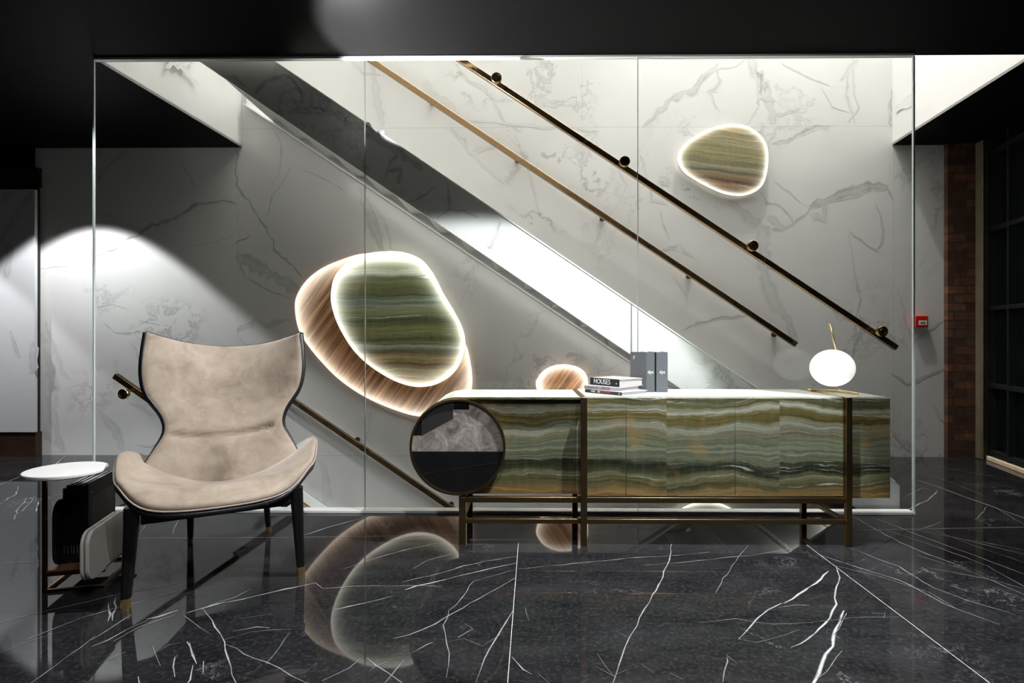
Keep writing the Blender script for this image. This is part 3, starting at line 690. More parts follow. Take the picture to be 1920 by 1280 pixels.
S1_=[(0,(.55,.42,.2)),(.07,(.25,.13,.03)),(.12,(.5,.4,.2)),(.17,(.16,.08,.02)),(.22,(.35,.24,.08)),(.27,(.12,.10,.06)),(.30,(.42,.45,.34)),(.34,(.16,.16,.06)),(.42,(.24,.24,.08)),(.50,(.13,.16,.08)),(.56,(.28,.28,.11)),(.60,(.3,.35,.3)),(.66,(.13,.17,.11)),(.72,(.2,.21,.07)),(.80,(.15,.17,.07)),(.84,(.55,.6,.5)),(.88,(.22,.24,.1)),(.93,(.4,.45,.32)),(1,(.6,.66,.55))]
S2_=[(0,(.5,.4,.2)),(.12,(.35,.24,.08)),(.2,(.12,.06,.02)),(.27,(.4,.3,.12)),(.33,(.14,.07,.02)),(.40,(.38,.25,.1)),(.46,(.12,.07,.03)),(.53,(.35,.26,.12)),(.6,(.16,.19,.13)),(.68,(.3,.33,.22)),(.76,(.22,.24,.08)),(.85,(.3,.33,.12)),(1,(.4,.42,.25))]
z=lambda v,Y: W(900,v,Y).z
disc_light('large walnut pebble-shaped wall light with glowing rim, behind the green stone one','wall light',W1,YW-.085,.035,wood_lamp('backlit_walnut',3.0),kind='wood_shade')
disc_light('large green onyx pebble wall light overlapping the walnut disc, left of centre','wall light',O1,YW-.165,.03,onyx_lamp('backlit_green_onyx',z(726,5.02),z(470,5.02),DS(S1_),1.0,3.1,3.8))
disc_light('green and brown onyx pebble wall light high on the right of the wall','wall light',O2,YW-.08,.03,onyx_lamp('backlit_banded_onyx',z(367,5.1),z(231,5.1),[(p_,(a_*.8,b_*.66,c_*.6)) for p_,(a_,b_,c_) in DS(S2_)],.3,8.7,4.2,rotk=.10,fr=1.3))
disc_light('small walnut pebble wall light low on the wall, left of the stacked books','wall light',W2,YW-.08,.03,wood_lamp('backlit_pale_walnut',3.6,low=1.5,pw=4),kind='wood_shade')
disc_light('onyx wall light below floor level, its top edge seen under the sideboard','wall light',O3,YW-.08,.03,onyx_lamp('backlit_lower_onyx',z(1070,5.1),z(940,5.1),DS(S2_),.6,1.7,2.0))
# ================================================================ SIDEBOARD
PXM=YS/F
def SX(u,Y=YS): return W(u,700,Y).x
def SZ(v,u=1200,Y=YS): return W(u,v,Y).z
sb_x1=SX(1670); zb=SZ(931); ztp=SZ(744.5); YB=3.455
cx=SX(858.5); rad=(ztp-zb)/2; cz=(ztp+zb)/2
sb=empty('sideboard',(SX(1200),(YS+YB)/2,0),0,'long green onyx sideboard with a round drum end on a bronze frame','sideboard')
# carcass with the rounded left end
mid=SX(1094)
b=MB()
def stadium(xr_,r,c0,cz_,n=40): 
    pts=[(xr_,cz_+r),(c0,cz_+r)]; pts+=[(c0-r*math.sin(PI*i/n),cz_+r*math.cos(PI*i/n)) for i in range(1,n)]; pts+=[(c0,cz_-r),(xr_,cz_-r)]; return pts
b.prism([(x,YS+.035,z_) for x,z_ in stadium(mid,rad-.004,cx,cz)],(0,YB-YS-.035,0))
b.box(mid+.001,sb_x1,YS+.022,YB,zb,ztp-.0005)
under(b.build('body',M['onyx']),sb)
# top veneer lip over the recessed left part
b=MB(); b.box(cx+.02,mid,YS+.005,YS+.036,ztp-.012,ztp-.001); under(b.build('top_lip',M['onyx']),sb)
# recessed left door and the right-hand doors
ds=[SX(1100.5),SX(1174),SX(1379),SX(1583)]
for i,(a,c_) in enumerate(zip(ds,ds[1:])):
    b=MB(); b.box(a+.0012,c_-.0012,YS+.004,YS+.021,zb+.004,ztp-.004); under(b.build('door',M['onyx'],bevel=.001),sb)
b=MB(); b.box(SX(1594)+.001,sb_x1,YS+.004,YS+.021,zb-.004,ztp-.004); under(b.build('end_panel',M['onyx'],bevel=.001),sb)
for xx in ds[1:3]:
    b=MB(); b.box(xx-.0011,xx+.0011,YS+.006,YS+.02,zb+.004,ztp-.004); under(b.build('door_gap_strip',M['steel']),sb)
# round door faced with flat black, charcoal and grey plates
rd=SX(948)-SX(858.5)
b=MB(); prof=[(rd-.012,YS-.012),(rd-.011,YS-.022),(rd,YS-.022),(rd,YS+.034),(rd-.012,YS+.034)]
n=96; vs=[];fs=[]
for r_,y_ in prof:
    for k in range(n):
        a=2*PI*k/n; vs.append((cx+r_*math.cos(a),y_,cz+r_*math.sin(a)))
for i in range(len(prof)-1):
    for k in range(n): fs.append((i*n+k,i*n+(k+1)%n,(i+1)*n+(k+1)%n,(i+1)*n+k))
b.add(vs,fs); rdr=under(b.build('round_door_rim',M['brass'],smooth=False),sb)
def clip_half(poly,keep):   # sutherland-hodgman against one half-plane function
    out=[]
    for i,p in enumerate(poly):
        q=poly[(i+1)%len(poly)]; a,c2=keep(p),keep(q)
        if a>=0: out.append(p)
        if (a>=0)!=(c2>=0):
            t=a/(a-c2); out.append((p[0]+(q[0]-p[0])*t,p[1]+(q[1]-p[1])*t))
    return out
circ=[(cx+(rd-.011)*math.cos(2*PI*k/n),cz+(rd-.011)*math.sin(2*PI*k/n)) for k in range(n)]
zs=SZ(846)
def plate(poly,y,name,mat): 
    b=MB(); b.prism([(x,y,z_) for x,z_ in poly],(0,.02-(y-(YS-.012)),0)); return under(b.build(name,mat),sb)
low=clip_half(circ,lambda p: zs-p[1]); up=clip_half(circ,lambda p: p[1]-zs)
lo=plate(low,YS-.012,'black_plate',M['stoneblk']); hi=plate(up,YS-.012,'grey_plate',M['stone'])
b=MB(); b.bar((SX(792),YS-.0125,SZ(889)),(SX(941),YS-.0125,SZ(865)),.001,.0016); under(b.build('plate_line',M['stonedk']),sb)
def zp(zx,zy): p=W(750+zx*.3125,640+zy*.3125,YS); return (p.x,p.z)
def inpoly(pts): 
    # intersection of a convex polygon with the disc
    out=[p for p in circ]
    P=[zp(*q) for q in pts]; m_=len(P); area=sum(P[i][0]*P[(i+1)%m_][1]-P[(i+1)%m_][0]*P[i][1] for i in range(m_))
    if area<0: P=P[::-1]
    for i in range(m_):
        a,c2=P[i],P[(i+1)%m_]; out=clip_half(out,lambda p: (c2[0]-a[0])*(p[1]-a[1])-(c2[1]-a[1])*(p[0]-a[0]))
    return out
plate(inpoly([(135,340),(320,340),(320,460),(135,560)]),YS-.0128,'charcoal_plate',M['stonedk'])
plate(inpoly([(40,340),(134,340),(134,560),(40,560)]),YS-.0128,'corner_plate',M['stoneblk'])
plate(inpoly([(321,330),(416,330),(416,406),(321,406)]),YS-.0128,'small_plate',M['stoneblk'])
# bronze frame
fr=.026
lx=SX(868); rx=SX(1588.5); mx=SX(1094.5)
def fpart(name,*boxes):
    b=MB()
    for bx_ in boxes: b.box(*bx_)
    return under(b.build(name,M['brass'],bevel=.0015),sb)
yb0=YB-.035; yb1=YB-.005; z1=zb-.001; z0=z1-.028; lz=SZ(976.5); 
fpart('leg',(lx-.020,lx+.014,YS-.012,YS+.020,0,z1)); fpart('leg',(lx-.020,lx+.014,yb0,yb1,0,z1))
fpart('leg',(mx-.017,mx+.015,YS-.022,YS+.003,0,ztp+.001)); fpart('leg',(mx-.017,mx+.015,yb0,yb1,0,z1))
fpart('leg',(rx-.015,rx+.014,YS-.022,YS+.003,0,ztp+.001)); fpart('leg',(rx-.015,rx+.014,yb0,yb1,0,z1))
fpart('front_rail',(lx+.0145,mx-.0175,YS-.011,YS+.019,z0,z1)); fpart('front_rail',(mx+.0155,rx-.0155,YS-.011,YS+.019,z0,z1))
fpart('back_rail',(lx+.0145,mx-.0175,yb0+.002,yb1-.002,z0,z1)); fpart('back_rail',(mx+.0155,rx-.0155,yb0+.002,yb1-.002,z0,z1))
fpart('stretcher',(lx+.0145,mx-.0175,YS-.010,YS+.014,lz-.012,lz+.012)); fpart('stretcher',(mx+.0155,rx-.0155,YS-.010,YS+.014,lz-.012,lz+.012))
for xx in (lx,mx,rx): fpart('side_rail',(xx-.012,xx+.012,YS+.021,yb0-.001,z0,z1))
for xx in (lx,rx): fpart('side_stretcher',(xx-.010,xx+.010,YS+.021,yb0-.001,lz-.010,lz+.010))
fpart('top_band',(mx-.014,mx+.012,YS+.0035,YB,ztp-.0004,ztp+.0008)); fpart('top_band',(rx-.012,rx+.011,YS+.0035,YB,ztp-.0004,ztp+.0008))
# ================================================================ BOOKS, BINDERS, LAMP
def text(s,size,mat,parent,mw,name='lettering',ext=.0004,squash=1.0,align='CENTER'):
    cu=bpy.data.curves.new(name,'FONT'); cu.body=s; cu.size=size; cu.extrude=ext; cu.align_x=align; cu.align_y='CENTER'; cu.resolution_u=3
    t=bpy.data.objects.new(name,cu); COL.objects.link(t)
    bpy.context.view_layer.update()
    me=bpy.data.meshes.new_from_object(t.evaluated_get(bpy.context.evaluated_depsgraph_get())); me.name=name
    bpy.data.objects.remove(t); me.materials.clear(); me.materials.append(mat)
    o=bpy.data.objects.new(name,me); COL.objects.link(o); o.parent=parent; o.matrix_local=mw@Matrix.Diagonal((squash,1,1,1)); return o
FRONT=Matrix.Rotation(PI/2,4,'X')     # text stands upright facing -y
ZT=ztp+.0002
def flatbook(label,loc,rz,w,d,h,cover,spine,words,grp='books stacked flat on the sideboard'):
    r=empty('book',loc,rz,label,'book',grp); t=.0025
    b=MB(); b.box(0,w,0,d,h-t,h); b.box(0,w,0,d,0,t); b.build('cover',cover,r,bevel=.0006)
    b=MB(); b.box(.0,w,-.002,0,0,h); b.build('spine',spine,r,bevel=.0006)
    b=MB(); b.box(.003,w-.004,.001,d-.004,t+.0002,h-t-.0002); b.build('pages',M['paper'],r)
    for s,x,zz,size,m,sq in words: text(s,size,M[m],r,Matrix.Translation((x,-.0024,zz))@FRONT,squash=sq,align='LEFT')
    return r
# the spines run away to the left, the page edges show on the right
flatbook('thin black paperback with white and red spine lettering, at the bottom of the stack',(.369,3.25,ZT),-.868,.26,.215,.0175,M['cov_w'],M['cov_b'],
   [('STREET',.045,.009,.0125,'ink',.8),('ART',.092,.009,.014,'ink',.85),('ACTIVITY BOOK',.118,.009,.0125,'inkred',.72),('A',.240,.009,.014,'ink',.8)])
flatbook('white-spined book in the middle of the stack',(.366,3.262,ZT+.018),-.76,.235,.185,.0195,M['cov_w'],M['cov_w'],[('HUMANS OF LONDON',.004,.010,.0225,'inkdark',.72)])
flatbook('thick book with black spine and pale cover on top of the stack',(.404,3.295,ZT+.038),-.90,.215,.19,.041,M['cov_y'],M['cov_b'],[('HOUSES',.026,.021,.038,'ink',.90),('+',.188,.016,.020,'ink',1)])
def binder(label,x0,x1,yy,rz,h,d,cov,side):
    r=empty('binder_book',(x0,yy,ZT),rz,label,'book','grey binders upright on the sideboard'); w=x1-x0
    b=MB(); b.box(0,w,0,.003,0,h); b.box(0,.003,.003,d,0,h); b.box(w-.003,w,.003,d,0,h); b.build('cover',cov,r,bevel=.0008)
    b=MB(); b.box(.0035,w-.0035,.0035,d-.004,.003,h-.003); b.build('pages',M['greyclo2'],r)
    return r,w
YBd=3.26
def bx_at(u): return W(u,700,YBd).x
bh=W(1210,660,YBd).z-ZT
r1,w1=binder('left grey binder with pale lettering, wider side turned to view',bx_at(1212),bx_at(1227.5),YBd,0,bh,.15,M['greyclo'],None)
b=MB(); b.prism([(-.001,0,0),(-.001,0,bh),(-.078,.06,bh),(-.078,.06,0)],(.012,.014,0)); b.build('front_board',M['greyclo'],r1)
text('dys',.026,M['ink'],r1,Matrix.Translation((w1/2,-.0008,bh*.50))@FRONT,squash=.95)
o=text('flat',.016,M['ink'],r1,Matrix.Translation((-.060,.0445,bh*.86))@Matrix.Rotation(math.atan2(-.06,.078),4,'Z')@FRONT@Matrix.Rotation(-PI/2,4,'Z'))
r2,w2=binder('right grey binder standing upright with pale lettering on its spine',bx_at(1230.5),bx_at(1252),YBd,0,bh,.15,M['greyclo'],None)
text('dys',.026,M['ink'],r2,Matrix.Translation((w2*.52,-.0008,bh*.50))@FRONT,squash=.95)
# table lamp: opal globe balanced on a brass rod
YL=3.27
lp=W(1569,733,YL)
lamp=empty('table_lamp',(lp.x,lp.y,ZT+.001),0,'opal glass globe table lamp on a thin brass stem, at the right of the sideboard','lamp')
def LP(u,v,Y): p=W(u,v,Y); return (p.x-lp.x,p.y-lp.y,p.z-ZT)
b=MB(); e1=G(1517,731,ZT+.006); e2=G(1606,738,ZT+.006); c0=Vector((0,0,.006))
b.tube([Vector((e1.x-lp.x,e1.y-lp.y,.006)),c0,Vector((e2.x-lp.x,e2.y-lp.y,.006))],.0055,10)
for e in (e1,e2): 
    q=Vector((e.x-lp.x,e.y-lp.y,.006)); d_=q.normalized(); b.tube([q-d_*.012,q+d_*.008],.0062,12)
b.tube([c0-Vector((0,.0,0)),Vector((.0,.085,.006))],.0055,10)
b.build('base',M['brass_lt'],lamp,smooth=True)
gc=Vector(LP(1560.5,690,YL)); gr=.1135
b=MB(); b.tube([(0,0,.006),(0,0,gc.z-gr*.80)],.0042,10); b.build('stem',M['brass_lt'],lamp,smooth=True)
b=MB(); a0=Vector(LP(1568,657,YL)); a1=Vector(LP(1556,609,YL)); b.tube([a0,a1],.0052,10); b.tube([a1,a1+(a1-a0).normalized()*.004],.0065,10); b.build('counterweight_rod',M['brass_lt'],lamp,smooth=True)
prof=[(max(.001,gr*math.sin(PI*i/24)),-gr*.90*math.cos(PI*i/24)) for i in range(25)]
b=MB(); b.lathe(prof,gc,'z',40); b.build('globe_shade',M['globe'],lamp,smooth=True)
# ================================================================ ARMCHAIR
ca=math.radians(30)
chair=empty('armchair',(-1.372,2.732,0),ca,'beige suede winged armchair with black legs and brass feet','armchair')
# seat: polar grid; local x = width, local -y = forward
def seat_out(th):
    c_,s=math.cos(th),math.sin(th); e=2/2.7
    x=.405*math.copysign(abs(c_)**e,c_); y=.385*math.copysign(abs(s)**e,s) 
    if y>0: y*=.62
    return x,y-.03
def seat_z(x,y):
    fx=min(1,abs(x)/.405)
    g=interp(y,[(-.40,.10),(-.25,.45),(-.05,.95),(.2,1.0)])
    zc=.415-.045*interp(y,[(-.36,0),(.05,1)])
    lip=-.030*interp(-y,[(.28,0),(.42,1)])
    return zc+lip+.195*g*fx**2.05
def ring_build(name,scale_out,dz_,mat,thick,under_mat=None,puff=0,smooth=True,attr=False):
    n=72; rs=[0,.15,.3,.45,.6,.72,.82,.9,.95,.985,1.0]; vs=[];fs=[]
    for r_ in rs:
        for k in range(n):
            x,y=seat_out(2*PI*k/n); x*=r_*scale_out; y=(y+.03)*r_*scale_out-.03
            z_=seat_z(x,y)+dz_
            if puff: z_+= puff*(1-r_**6) 
            if r_>=1: z_-=thick*.35
            vs.append((x,y,z_))
    K=len(rs)
    for r_ in rs[::-1]:
        for k in range(n):
            x,y=seat_out(2*PI*k/n); x*=r_*scale_out*.992; y=(y+.03)*r_*scale_out*.992-.03
            vs.append((x,y,seat_z(x,y)+dz_-thick))
    for i in range(2*K-1):
        for k in range(n): fs.append((i*n+k,i*n+(k+1)%n,(i+1)*n+(k+1)%n,(i+1)*n+k))
    b=MB(); b.add(vs[0:],fs); return b.build(name,mat,chair,smooth=True)
ring_build('seat',1.0,.0,M['suede'],.024,puff=.012)
ring_build('seat_shell',1.014,-.0265,M['shell'],.022)
rim=[]
for k in range(72):
    x,y=seat_out(2*PI*k/72); x*=1.008; y=(y+.03)*1.008-.03; rim.append((x,y,seat_z(x,y)-.020))
b=MB(); b.tube(rim,.0042,8,closed=True); b.build('seat_piping',M['piping'],chair,smooth=True)
# back
HW=[(0,.352),(.12,.342),(.25,.296),(.36,.256),(.46,.268),(.60,.330),(.72,.350),(.86,.350),(1,.342)]
def spl(x,tab):
    n_=len(tab)
    for i in range(n_-1):
        if x<=tab[i+1][0] or i==n_-2:
            (x0,y0),(x1,y1)=tab[i],tab[i+1]; xm,ym=tab[max(i-1,0)]; xp,yp=tab[min(i+2,n_-1)]
            m0=(y1-ym)/(x1-xm) if x1!=xm else 0; m1=(yp-y0)/(xp-x0) if xp!=x0 else 0
            h=x1-x0; u=min(1,max(0,(x-x0)/h))
            return (2*u**3-3*u*u+1)*y0+(u**3-2*u*u+u)*h*m0+(-2*u**3+3*u*u)*y1+(u**3-u*u)*h*m1
def back_pt(s,t,off=0.0):
    hw_=spl(t,HW)
    z0_=.372-.01*s*s; z1_=1.0+.075*abs(s)**2.2
    z_=z0_+(z1_-z0_)*t
    yc=.0+.35*t**.95
    wing=spl(t,[(0,.05),(.3,.075),(.4,.09),(.75,.17),(1,.20)])
    y=yc-wing*abs(s)**2.0
    x=s*hw_
    y-= .028*math.exp(-((t-.16)/.15)**2)*(1-s*s)       # lumbar bulge
    return Vector((x,y,z_))
def back_n(s,t):
    e=.01; a=back_pt(s+e,t)-back_pt(s-e,t); c_=back_pt(s,min(1,t+e))-back_pt(s,max(0,t-e)); return a.cross(c_).normalized()
def back_sheet(name,f0,f1,mat,grow=1.0,crease=False,puff=0):
    NS,NTT=40,56; vs=[];fs=[]
    def pt(s,t,off,side):
        p=back_pt(s*grow,t if t<1 else 1); n_=back_n(s*.999,t)
        if n_.y>0: n_=-n_
        o=off
        if side==0:
            ed=(1-abs(s)**10)*(1-t**18)
            o=off*(.25+.75*ed)+puff*(1-s**4)*math.sin(PI*min(1,t))**.5
            if crease:
                tc=.300+.065*s*s+.014*s; w_=math.exp(-((t-tc)/.012)**2)*interp(abs(s+.03),[(.80,1),(.95,0)]); o-=.024*w_
                o+=.008*math.exp(-((t-tc-.05)/.04)**2)*(1-s*s)+.010*math.exp(-((t-tc+.055)/.045)**2)*(1-s*s)
        return p+n_*o
    for side,off in ((0,f0),(1,f1)):
        for j in range(NTT+1):
            for i in range(NS+1): vs.append(pt(-1+2*i/NS,j/NTT,off,side))
    R=NS+1; T=(NTT+1)*R
    for j in range(NTT):
        for i in range(NS):
            a=j*R+i; fs.append((a,a+1,a+R+1,a+R)); fs.append((T+a,T+a+R,T+a+R+1,T+a+1))
    for j in range(NTT):
        for i in (0,NS): a=j*R+i; fs.append((a,a+R,T+a+R,T+a))
    for i in range(NS):
        for j in (0,NTT): a=j*R+i; fs.append((a,a+1,T+a+1,T+a))
    b=MB(); b.add(vs,fs); return b.build(name,mat,chair,smooth=True)
back_sheet('backrest',.026,.002,M['suede'],crease=True,puff=.010)
back_sheet('back_shell',.0015,-.016,M['shell'],grow=1.005)
edge=[]
for j in range(0,41): edge.append((-1,j/40))
for i in range(1,40): edge.append((-1+2*i/40,1))
for j in range(40,-1,-1): edge.append((1,j/40))
pts=[]
for s,t in edge:
    n_=back_n(s*.999,t); n_=-n_ if n_.y>0 else n_; pts.append(back_pt(s*1.003,t)+n_*.004)
b=MB(); b.tube(pts,.003,8); b.build('back_piping',M['shell'],chair,smooth=True)
# legs: FL, FR, BL, BR
def leg(xt,yt,xb_,yb_,ht,w0,w1_,curve=0):
    r=MB(); n=8; rings=[]
    def rr(t): 
        x=xt+(xb_-xt)*t; y=yt+(yb_-yt)*t; z_=ht*(1-t); w=w0+(w1_-w0)*t; return x,y,z_,w
    def mk(t0,t1,grow,name,mat,par):
        b=MB(); vs=[];fs=[]; K=6
        for i in range(K+1):
            x,y,z_,w=rr(t0+(t1-t0)*i/K); w*=grow
            for k in range(12):
                a=2*PI*k/12+PI/12; e=.55; vs.append((x+w/2*math.copysign(abs(math.cos(a))**e,math.cos(a)),y+w/2*math.copysign(abs(math.sin(a))**e,math.sin(a)),z_))
        for i in range(K):
            for k in range(12): fs.append((i*12+k,i*12+(k+1)%12,(i+1)*12+(k+1)%12,(i+1)*12+k))
        fs+=[tuple(range(12))[::-1],tuple(K*12+k for k in range(12))]
        b.add(vs,fs); o=b.build(name,mat,par,smooth=False); return o
    l=mk(0,.90,1.0,'leg',M['blackwood'],chair)
    mk(.90,1.0,1.06,'brass_ferrule',M['brass_lt'],l)
FLp=(-.325,-.335); FRp=(.325,-.335); BLp=(-.185,.345); BRp=(.185,.345)
leg(-.305,-.315,FLp[0],FLp[1],.385,.058,.032); leg(.305,-.315,FRp[0],FRp[1],.385,.058,.032)
leg(-.165,.19,BLp[0],BLp[1],.36,.042,.024); leg(.165,.19,BRp[0],BRp[1],.36,.042,.024)
b=MB(); b.bar((-.276,-.318,.338),(.276,-.318,.338),.034,.050); b.bar((-.16,.19,.335),(.16,.19,.335),.028,.040)
b.bar((-.298,-.26,.345),(-.165,.17,.335),.028,.045); b.bar((.298,-.26,.345),(.165,.17,.335),.028,.045)
b.build('seat_frame',M['blackwood'],chair,bevel=.004)
def shear(o):
    for v_ in o.data.vertices: v_.co.x+=.13*v_.co.y
    for q in o.children: shear(q)
bpy.context.view_layer.update()
for q in chair.children: shear(q)
# ================================================================ SIDE TABLE WITH MAGAZINE RACK
ta=math.radians(14)
tp=G(84,1110); tc=Vector((-1.86,2.44,0))
tb=empty('side_table',(tc.x,tc.y,0),ta,'low side table with round white top and built-in magazine rack, left of the armchair','side table')
inv=Matrix.Rotation(-ta,4,'Z')@Matrix.Translation(-tc)
def TL(p): return inv@Vector(p)
post=TL((tp.x,tp.y,0))
b=MB(); top_c=TL(G(124,881,.50)); top_c.z=.5
R_=.147; b.lathe([(R_-.006,-.012),(R_-.001,-.008),(R_,0),(R_-.001,.004),(R_-.005,.006)],(top_c.x,top_c.y,.5),'z',64); b.build('table_top',M['top'],tb,smooth=False)
b=MB(); b.box(post.x-.008,post.x+.008,post.y-.008,post.y+.008,0,.487); b.build('post',M['bronze'],tb,bevel=.002)
wsl=TL(G(160,1084,.09)); 
xw=wsl.x; yn=wsl.y; xb0=post.x+.012
b=MB(); b.box(xb0-.02,xw+.02,post.y+.0,post.y+.34,.078,.088); b.build('shelf',M['leather_br'],tb,bevel=.002)
b=MB(); b.box(post.x,xw+.02,post.y-.008,post.y+.004,.066,.082); b.box(post.x,xw+.02,post.y-.008,post.y+.006,.0,.012); b.box(post.x-.006,post.x+.008,post.y+.006,post.y+.34,0,.012); b.box(xw,xw+.014,post.y,post.y+.34,0,.012); b.box(post.x,xw+.014,post.y+.33,post.y+.344,.0,.012)
b.box(xw+.0,xw+.012,post.y+.325,post.y+.34,.012,.078); b.build('base_frame',M['bronze'],tb,bevel=.0015)
def rounded(y0,y1,z0_,z1_,r_,n=8):
    out=[]
    for cy_,cz_,a0 in ((y1-r_,z1_-r_,0),(y0+r_,z1_-r_,PI/2),(y0+r_,z0_+r_,PI),(y1-r_,z0_+r_,1.5*PI)):
        for i in range(n+1):
            a=a0+PI/2*i/n; out.append((cy_+r_*math.cos(a),cz_+r_*math.sin(a)))
    return out
for xx,thk in ((xw-.012,.011),(xw+.006,.014)):
    b=MB(); b.prism([(xx,y_,z_) for y_,z_ in rounded(yn-.02,yn+.33,.075,.275,.055)],(thk,0,0)); o=b.build('marble_side',M['marble'],tb,bevel=.003)
b=MB()
xk=TL(G(95,1068,.09)).x
b.prism([(xk,y_,z_) for y_,z_ in rounded(post.y+.01,post.y+.33,.089,.365,.06)],(.012,0,0)); b.build('black_side',M['shell'],tb,bevel=.002)
# magazines standing in the rack
ms=TL(G(120,1050,.1)); me_=TL(G(163,1050,.1)); mw=me_.x-ms.x
nm=8; step=(xw-.014-(xk+.014+.012))/nm
step=min(step,.0135); x0m=xk+.026
mx0=ms.x
for i in range(nm):
    h_=(.318,.330,.326,.332,.328,.331,.326,.334)[i]; d_=.27; t_=mw/nm
    wpos=Matrix.Translation(tc)@Matrix.Rotation(ta,4,'Z')@Vector((mx0+i*t_,ms.y-.01+.003*(i%3),.089))
    lab=('outermost black magazine in the rack, its dark cover photograph facing the armchair' if i==nm-1 else
         'innermost black-spined magazine in the rack beside the black side panel' if i==0 else 'black-spined magazine in the middle of the upright row in the rack')
    r=empty('magazine',tuple(wpos),ta,lab,'magazine','magazines upright in the side table rack')
    b=MB(); b.box(0,t_*.93,0,.0012,0,h_); b.box(0,.0008,.0012,d_,0,h_); b.box(t_*.93-.0008,t_*.93,.0012,d_,0,h_); b.build('cover',M['magcov'],r)
    b=MB(); b.box(.0009,t_*.93-.0009,.0013,d_-.001,.001,h_-.0005); b.build('pages',M['paper'],r)
    b=MB(); b.box(t_*.3,t_*.62,-.0005,0,.04,.075); b.build('spine_print',M['greyclo'],r)
    if i==nm-1:
        X=t_*.93
        b=MB(); b.box(X,X+.0004,.03,d_-.02,.15,.27); b.build('cover_photo',M['magpic'],r)
        b=MB(); b.box(X,X+.0006,.02,.05,.285,.292); b.build('masthead',M['greyclo'],r)
        b=MB(); b.box(X+.0005,X+.0008,.03,.16,.10,.106); b.build('caption',M['greyclo'],r)
# ================================================================ FIRE CALL POINT
fp=W(1720,603,YW)
fc=empty('fire_call_point',(fp.x,YW-.03,fp.z),0,'red fire alarm call point on the marble wall at right','fire alarm')
b=MB(); b.box(-.056,.056,-.03,.0285,-.050,.050); b.build('housing',M['red'],fc,bevel=.006)
b=MB(); b.box(-.028,.042,-.0315,-.0301,-.030,.010); b.build('label_plate',M['white'],fc)
b=MB(); b.box(-.015,.030,-.0325,-.0316,-.016,-.008); b.box(-.005,-.001,-.0325,-.0316,-.024,.0); b.box(.015,.019,-.0325,-.0316,-.024,.0); b.build('symbol',M['inkdark'],fc)
b=MB(); b.lathe([(.006,-.033),(.006,-.030)],(.004,0,.028),'y',16,0); b.build('indicator_lamp',M['inkdark'],fc)
# ================================================================ LIGHTS
def spot(name,loc,target,power,ang,blend=.15,size=.03,color=(1,1,1)):
    l=bpy.data.lights.new(name,'SPOT'); l.energy=power; l.spot_size=math.radians(ang); l.spot_blend=blend; l.shadow_soft_size=size; l.color=color
    o=bpy.data.objects.new(name,l); COL.objects.link(o); o.location=loc
    o.rotation_euler=(Vector(target)-Vector(loc)).to_track_quat('-Z','Y').to_euler(); return o
def area(name,loc,target,power,sx,sy,color=(1,1,1),spread=180):
    l=bpy.data.lights.new(name,'AREA'); l.energy=power; l.shape='RECTANGLE'; l.size=sx; l.size_y=sy; l.color=color; l.spread=math.radians(spread)
    o=bpy.data.objects.new(name,l); COL.objects.link(o); o.location=loc
    o.rotation_euler=(Vector(target)-Vector(loc)).to_track_quat('-Z','Y').to_euler(); return o
area('stairwell_light',(.6,4.35,8.1),(.6,4.36,0),375,5.0,1.2,(1,.975,.94))
spot('stairwell_spot',(1.75,4.25,6.0),(2.5,4.6,2.6),300,80,.4,.04,(1,.98,.95))
under_len=4.6
ua=area('stair_soffit_strip',(.0,3.72,1.0),(.0,3.9,2.0),28,under_len,.02,(1,.97,.92))
xm0=-1.9; xm1=xs1-.2
P0=Vector((xm0,3.72,farz(xm0)+.02)); P1=Vector((xm1,3.72,farz(xm1)+.02)); dr=(P1-P0).normalized(); ua.location=(P0+P1)/2
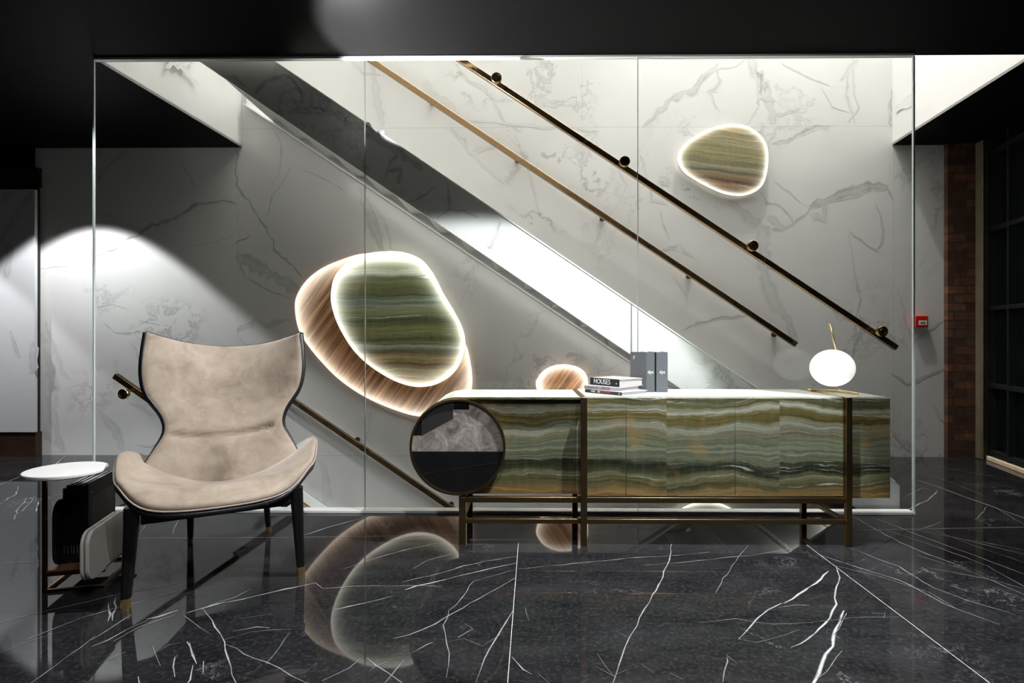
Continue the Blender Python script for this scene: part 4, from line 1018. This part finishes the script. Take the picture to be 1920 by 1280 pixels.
zz_=-(Vector((0,.55,1))-dr*Vector((0,.55,1)).dot(dr)).normalized(); yy_=zz_.cross(dr)
ua.rotation_euler=Matrix((dr,yy_,zz_)).transposed().to_euler(); ua.data.size=(P1-P0).length
spot('ceiling_spot',(.9,2.6,2.70),(.9-.43,2.6-.18,2.70-.89),560,103,.10,.03,(.95,.975,1))
spot('ceiling_spot',(1.9,2.35,2.70),(1.9,2.35,0),90,76,.25,.03,(.97,.98,1))
spot('ceiling_spot',(-3.73,4.47,2.70),(-3.73,4.47,0),215,94,.16,.03,(.97,.98,1))
spot('ceiling_spot',(-5.1,4.3,2.70),(-5.1,4.3,0),130,84,.15,.03,(.97,.98,1))
spot('ceiling_spot',(-2.2,3.2,2.70),(-2.2,3.2,0),60,100,.3,.03,(.97,.98,1))
spot('ceiling_spot',(-.9,1.3,2.70),(-1.35,2.7,.5),60,56,.5,.05,(1,.98,.96))
spot('ceiling_spot',(1.0,1.3,2.70),(1.1,3.0,.4),60,66,.6,.05,(1,.98,.95))
spot('ceiling_spot',(0,.7,2.70),(0,1.9,0),120,80,.6,.03,(1,1,1))
spot('added_ceiling_patch_light',(-1.0,3.36,2.05),(-.45,3.25,2.80),420,92,.3,.02,(1,1,1))  # added light that makes the bright ceiling patch; it has no fixture
w=bpy.data.worlds.new('world'); bpy.context.scene.world=w; w.use_nodes=True
bg=w.node_tree.nodes.get('Background') or w.node_tree.nodes.new('ShaderNodeBackground')
bg.inputs[0].default_value=(.5,.52,.55,1); bg.inputs[1].default_value=.01
# ================================================================ CAMERA
cam=bpy.data.cameras.new('camera'); co=bpy.data.objects.new('camera',cam); COL.objects.link(co)
co.location=(0,0,EYE); co.rotation_euler=(PI/2,0,TH); cam.sensor_width=36; cam.lens=F*36/1920; cam.shift_y=-(640-HY)/1920*1.0; cam.clip_start=.01
sc=bpy.context.scene; sc.camera=co
sc.view_settings.view_transform='Standard'; sc.view_settings.look='None'; sc.view_settings.gamma=1; sc.view_settings.use_curve_mapping=False
sc.view_settings.exposure=0.0
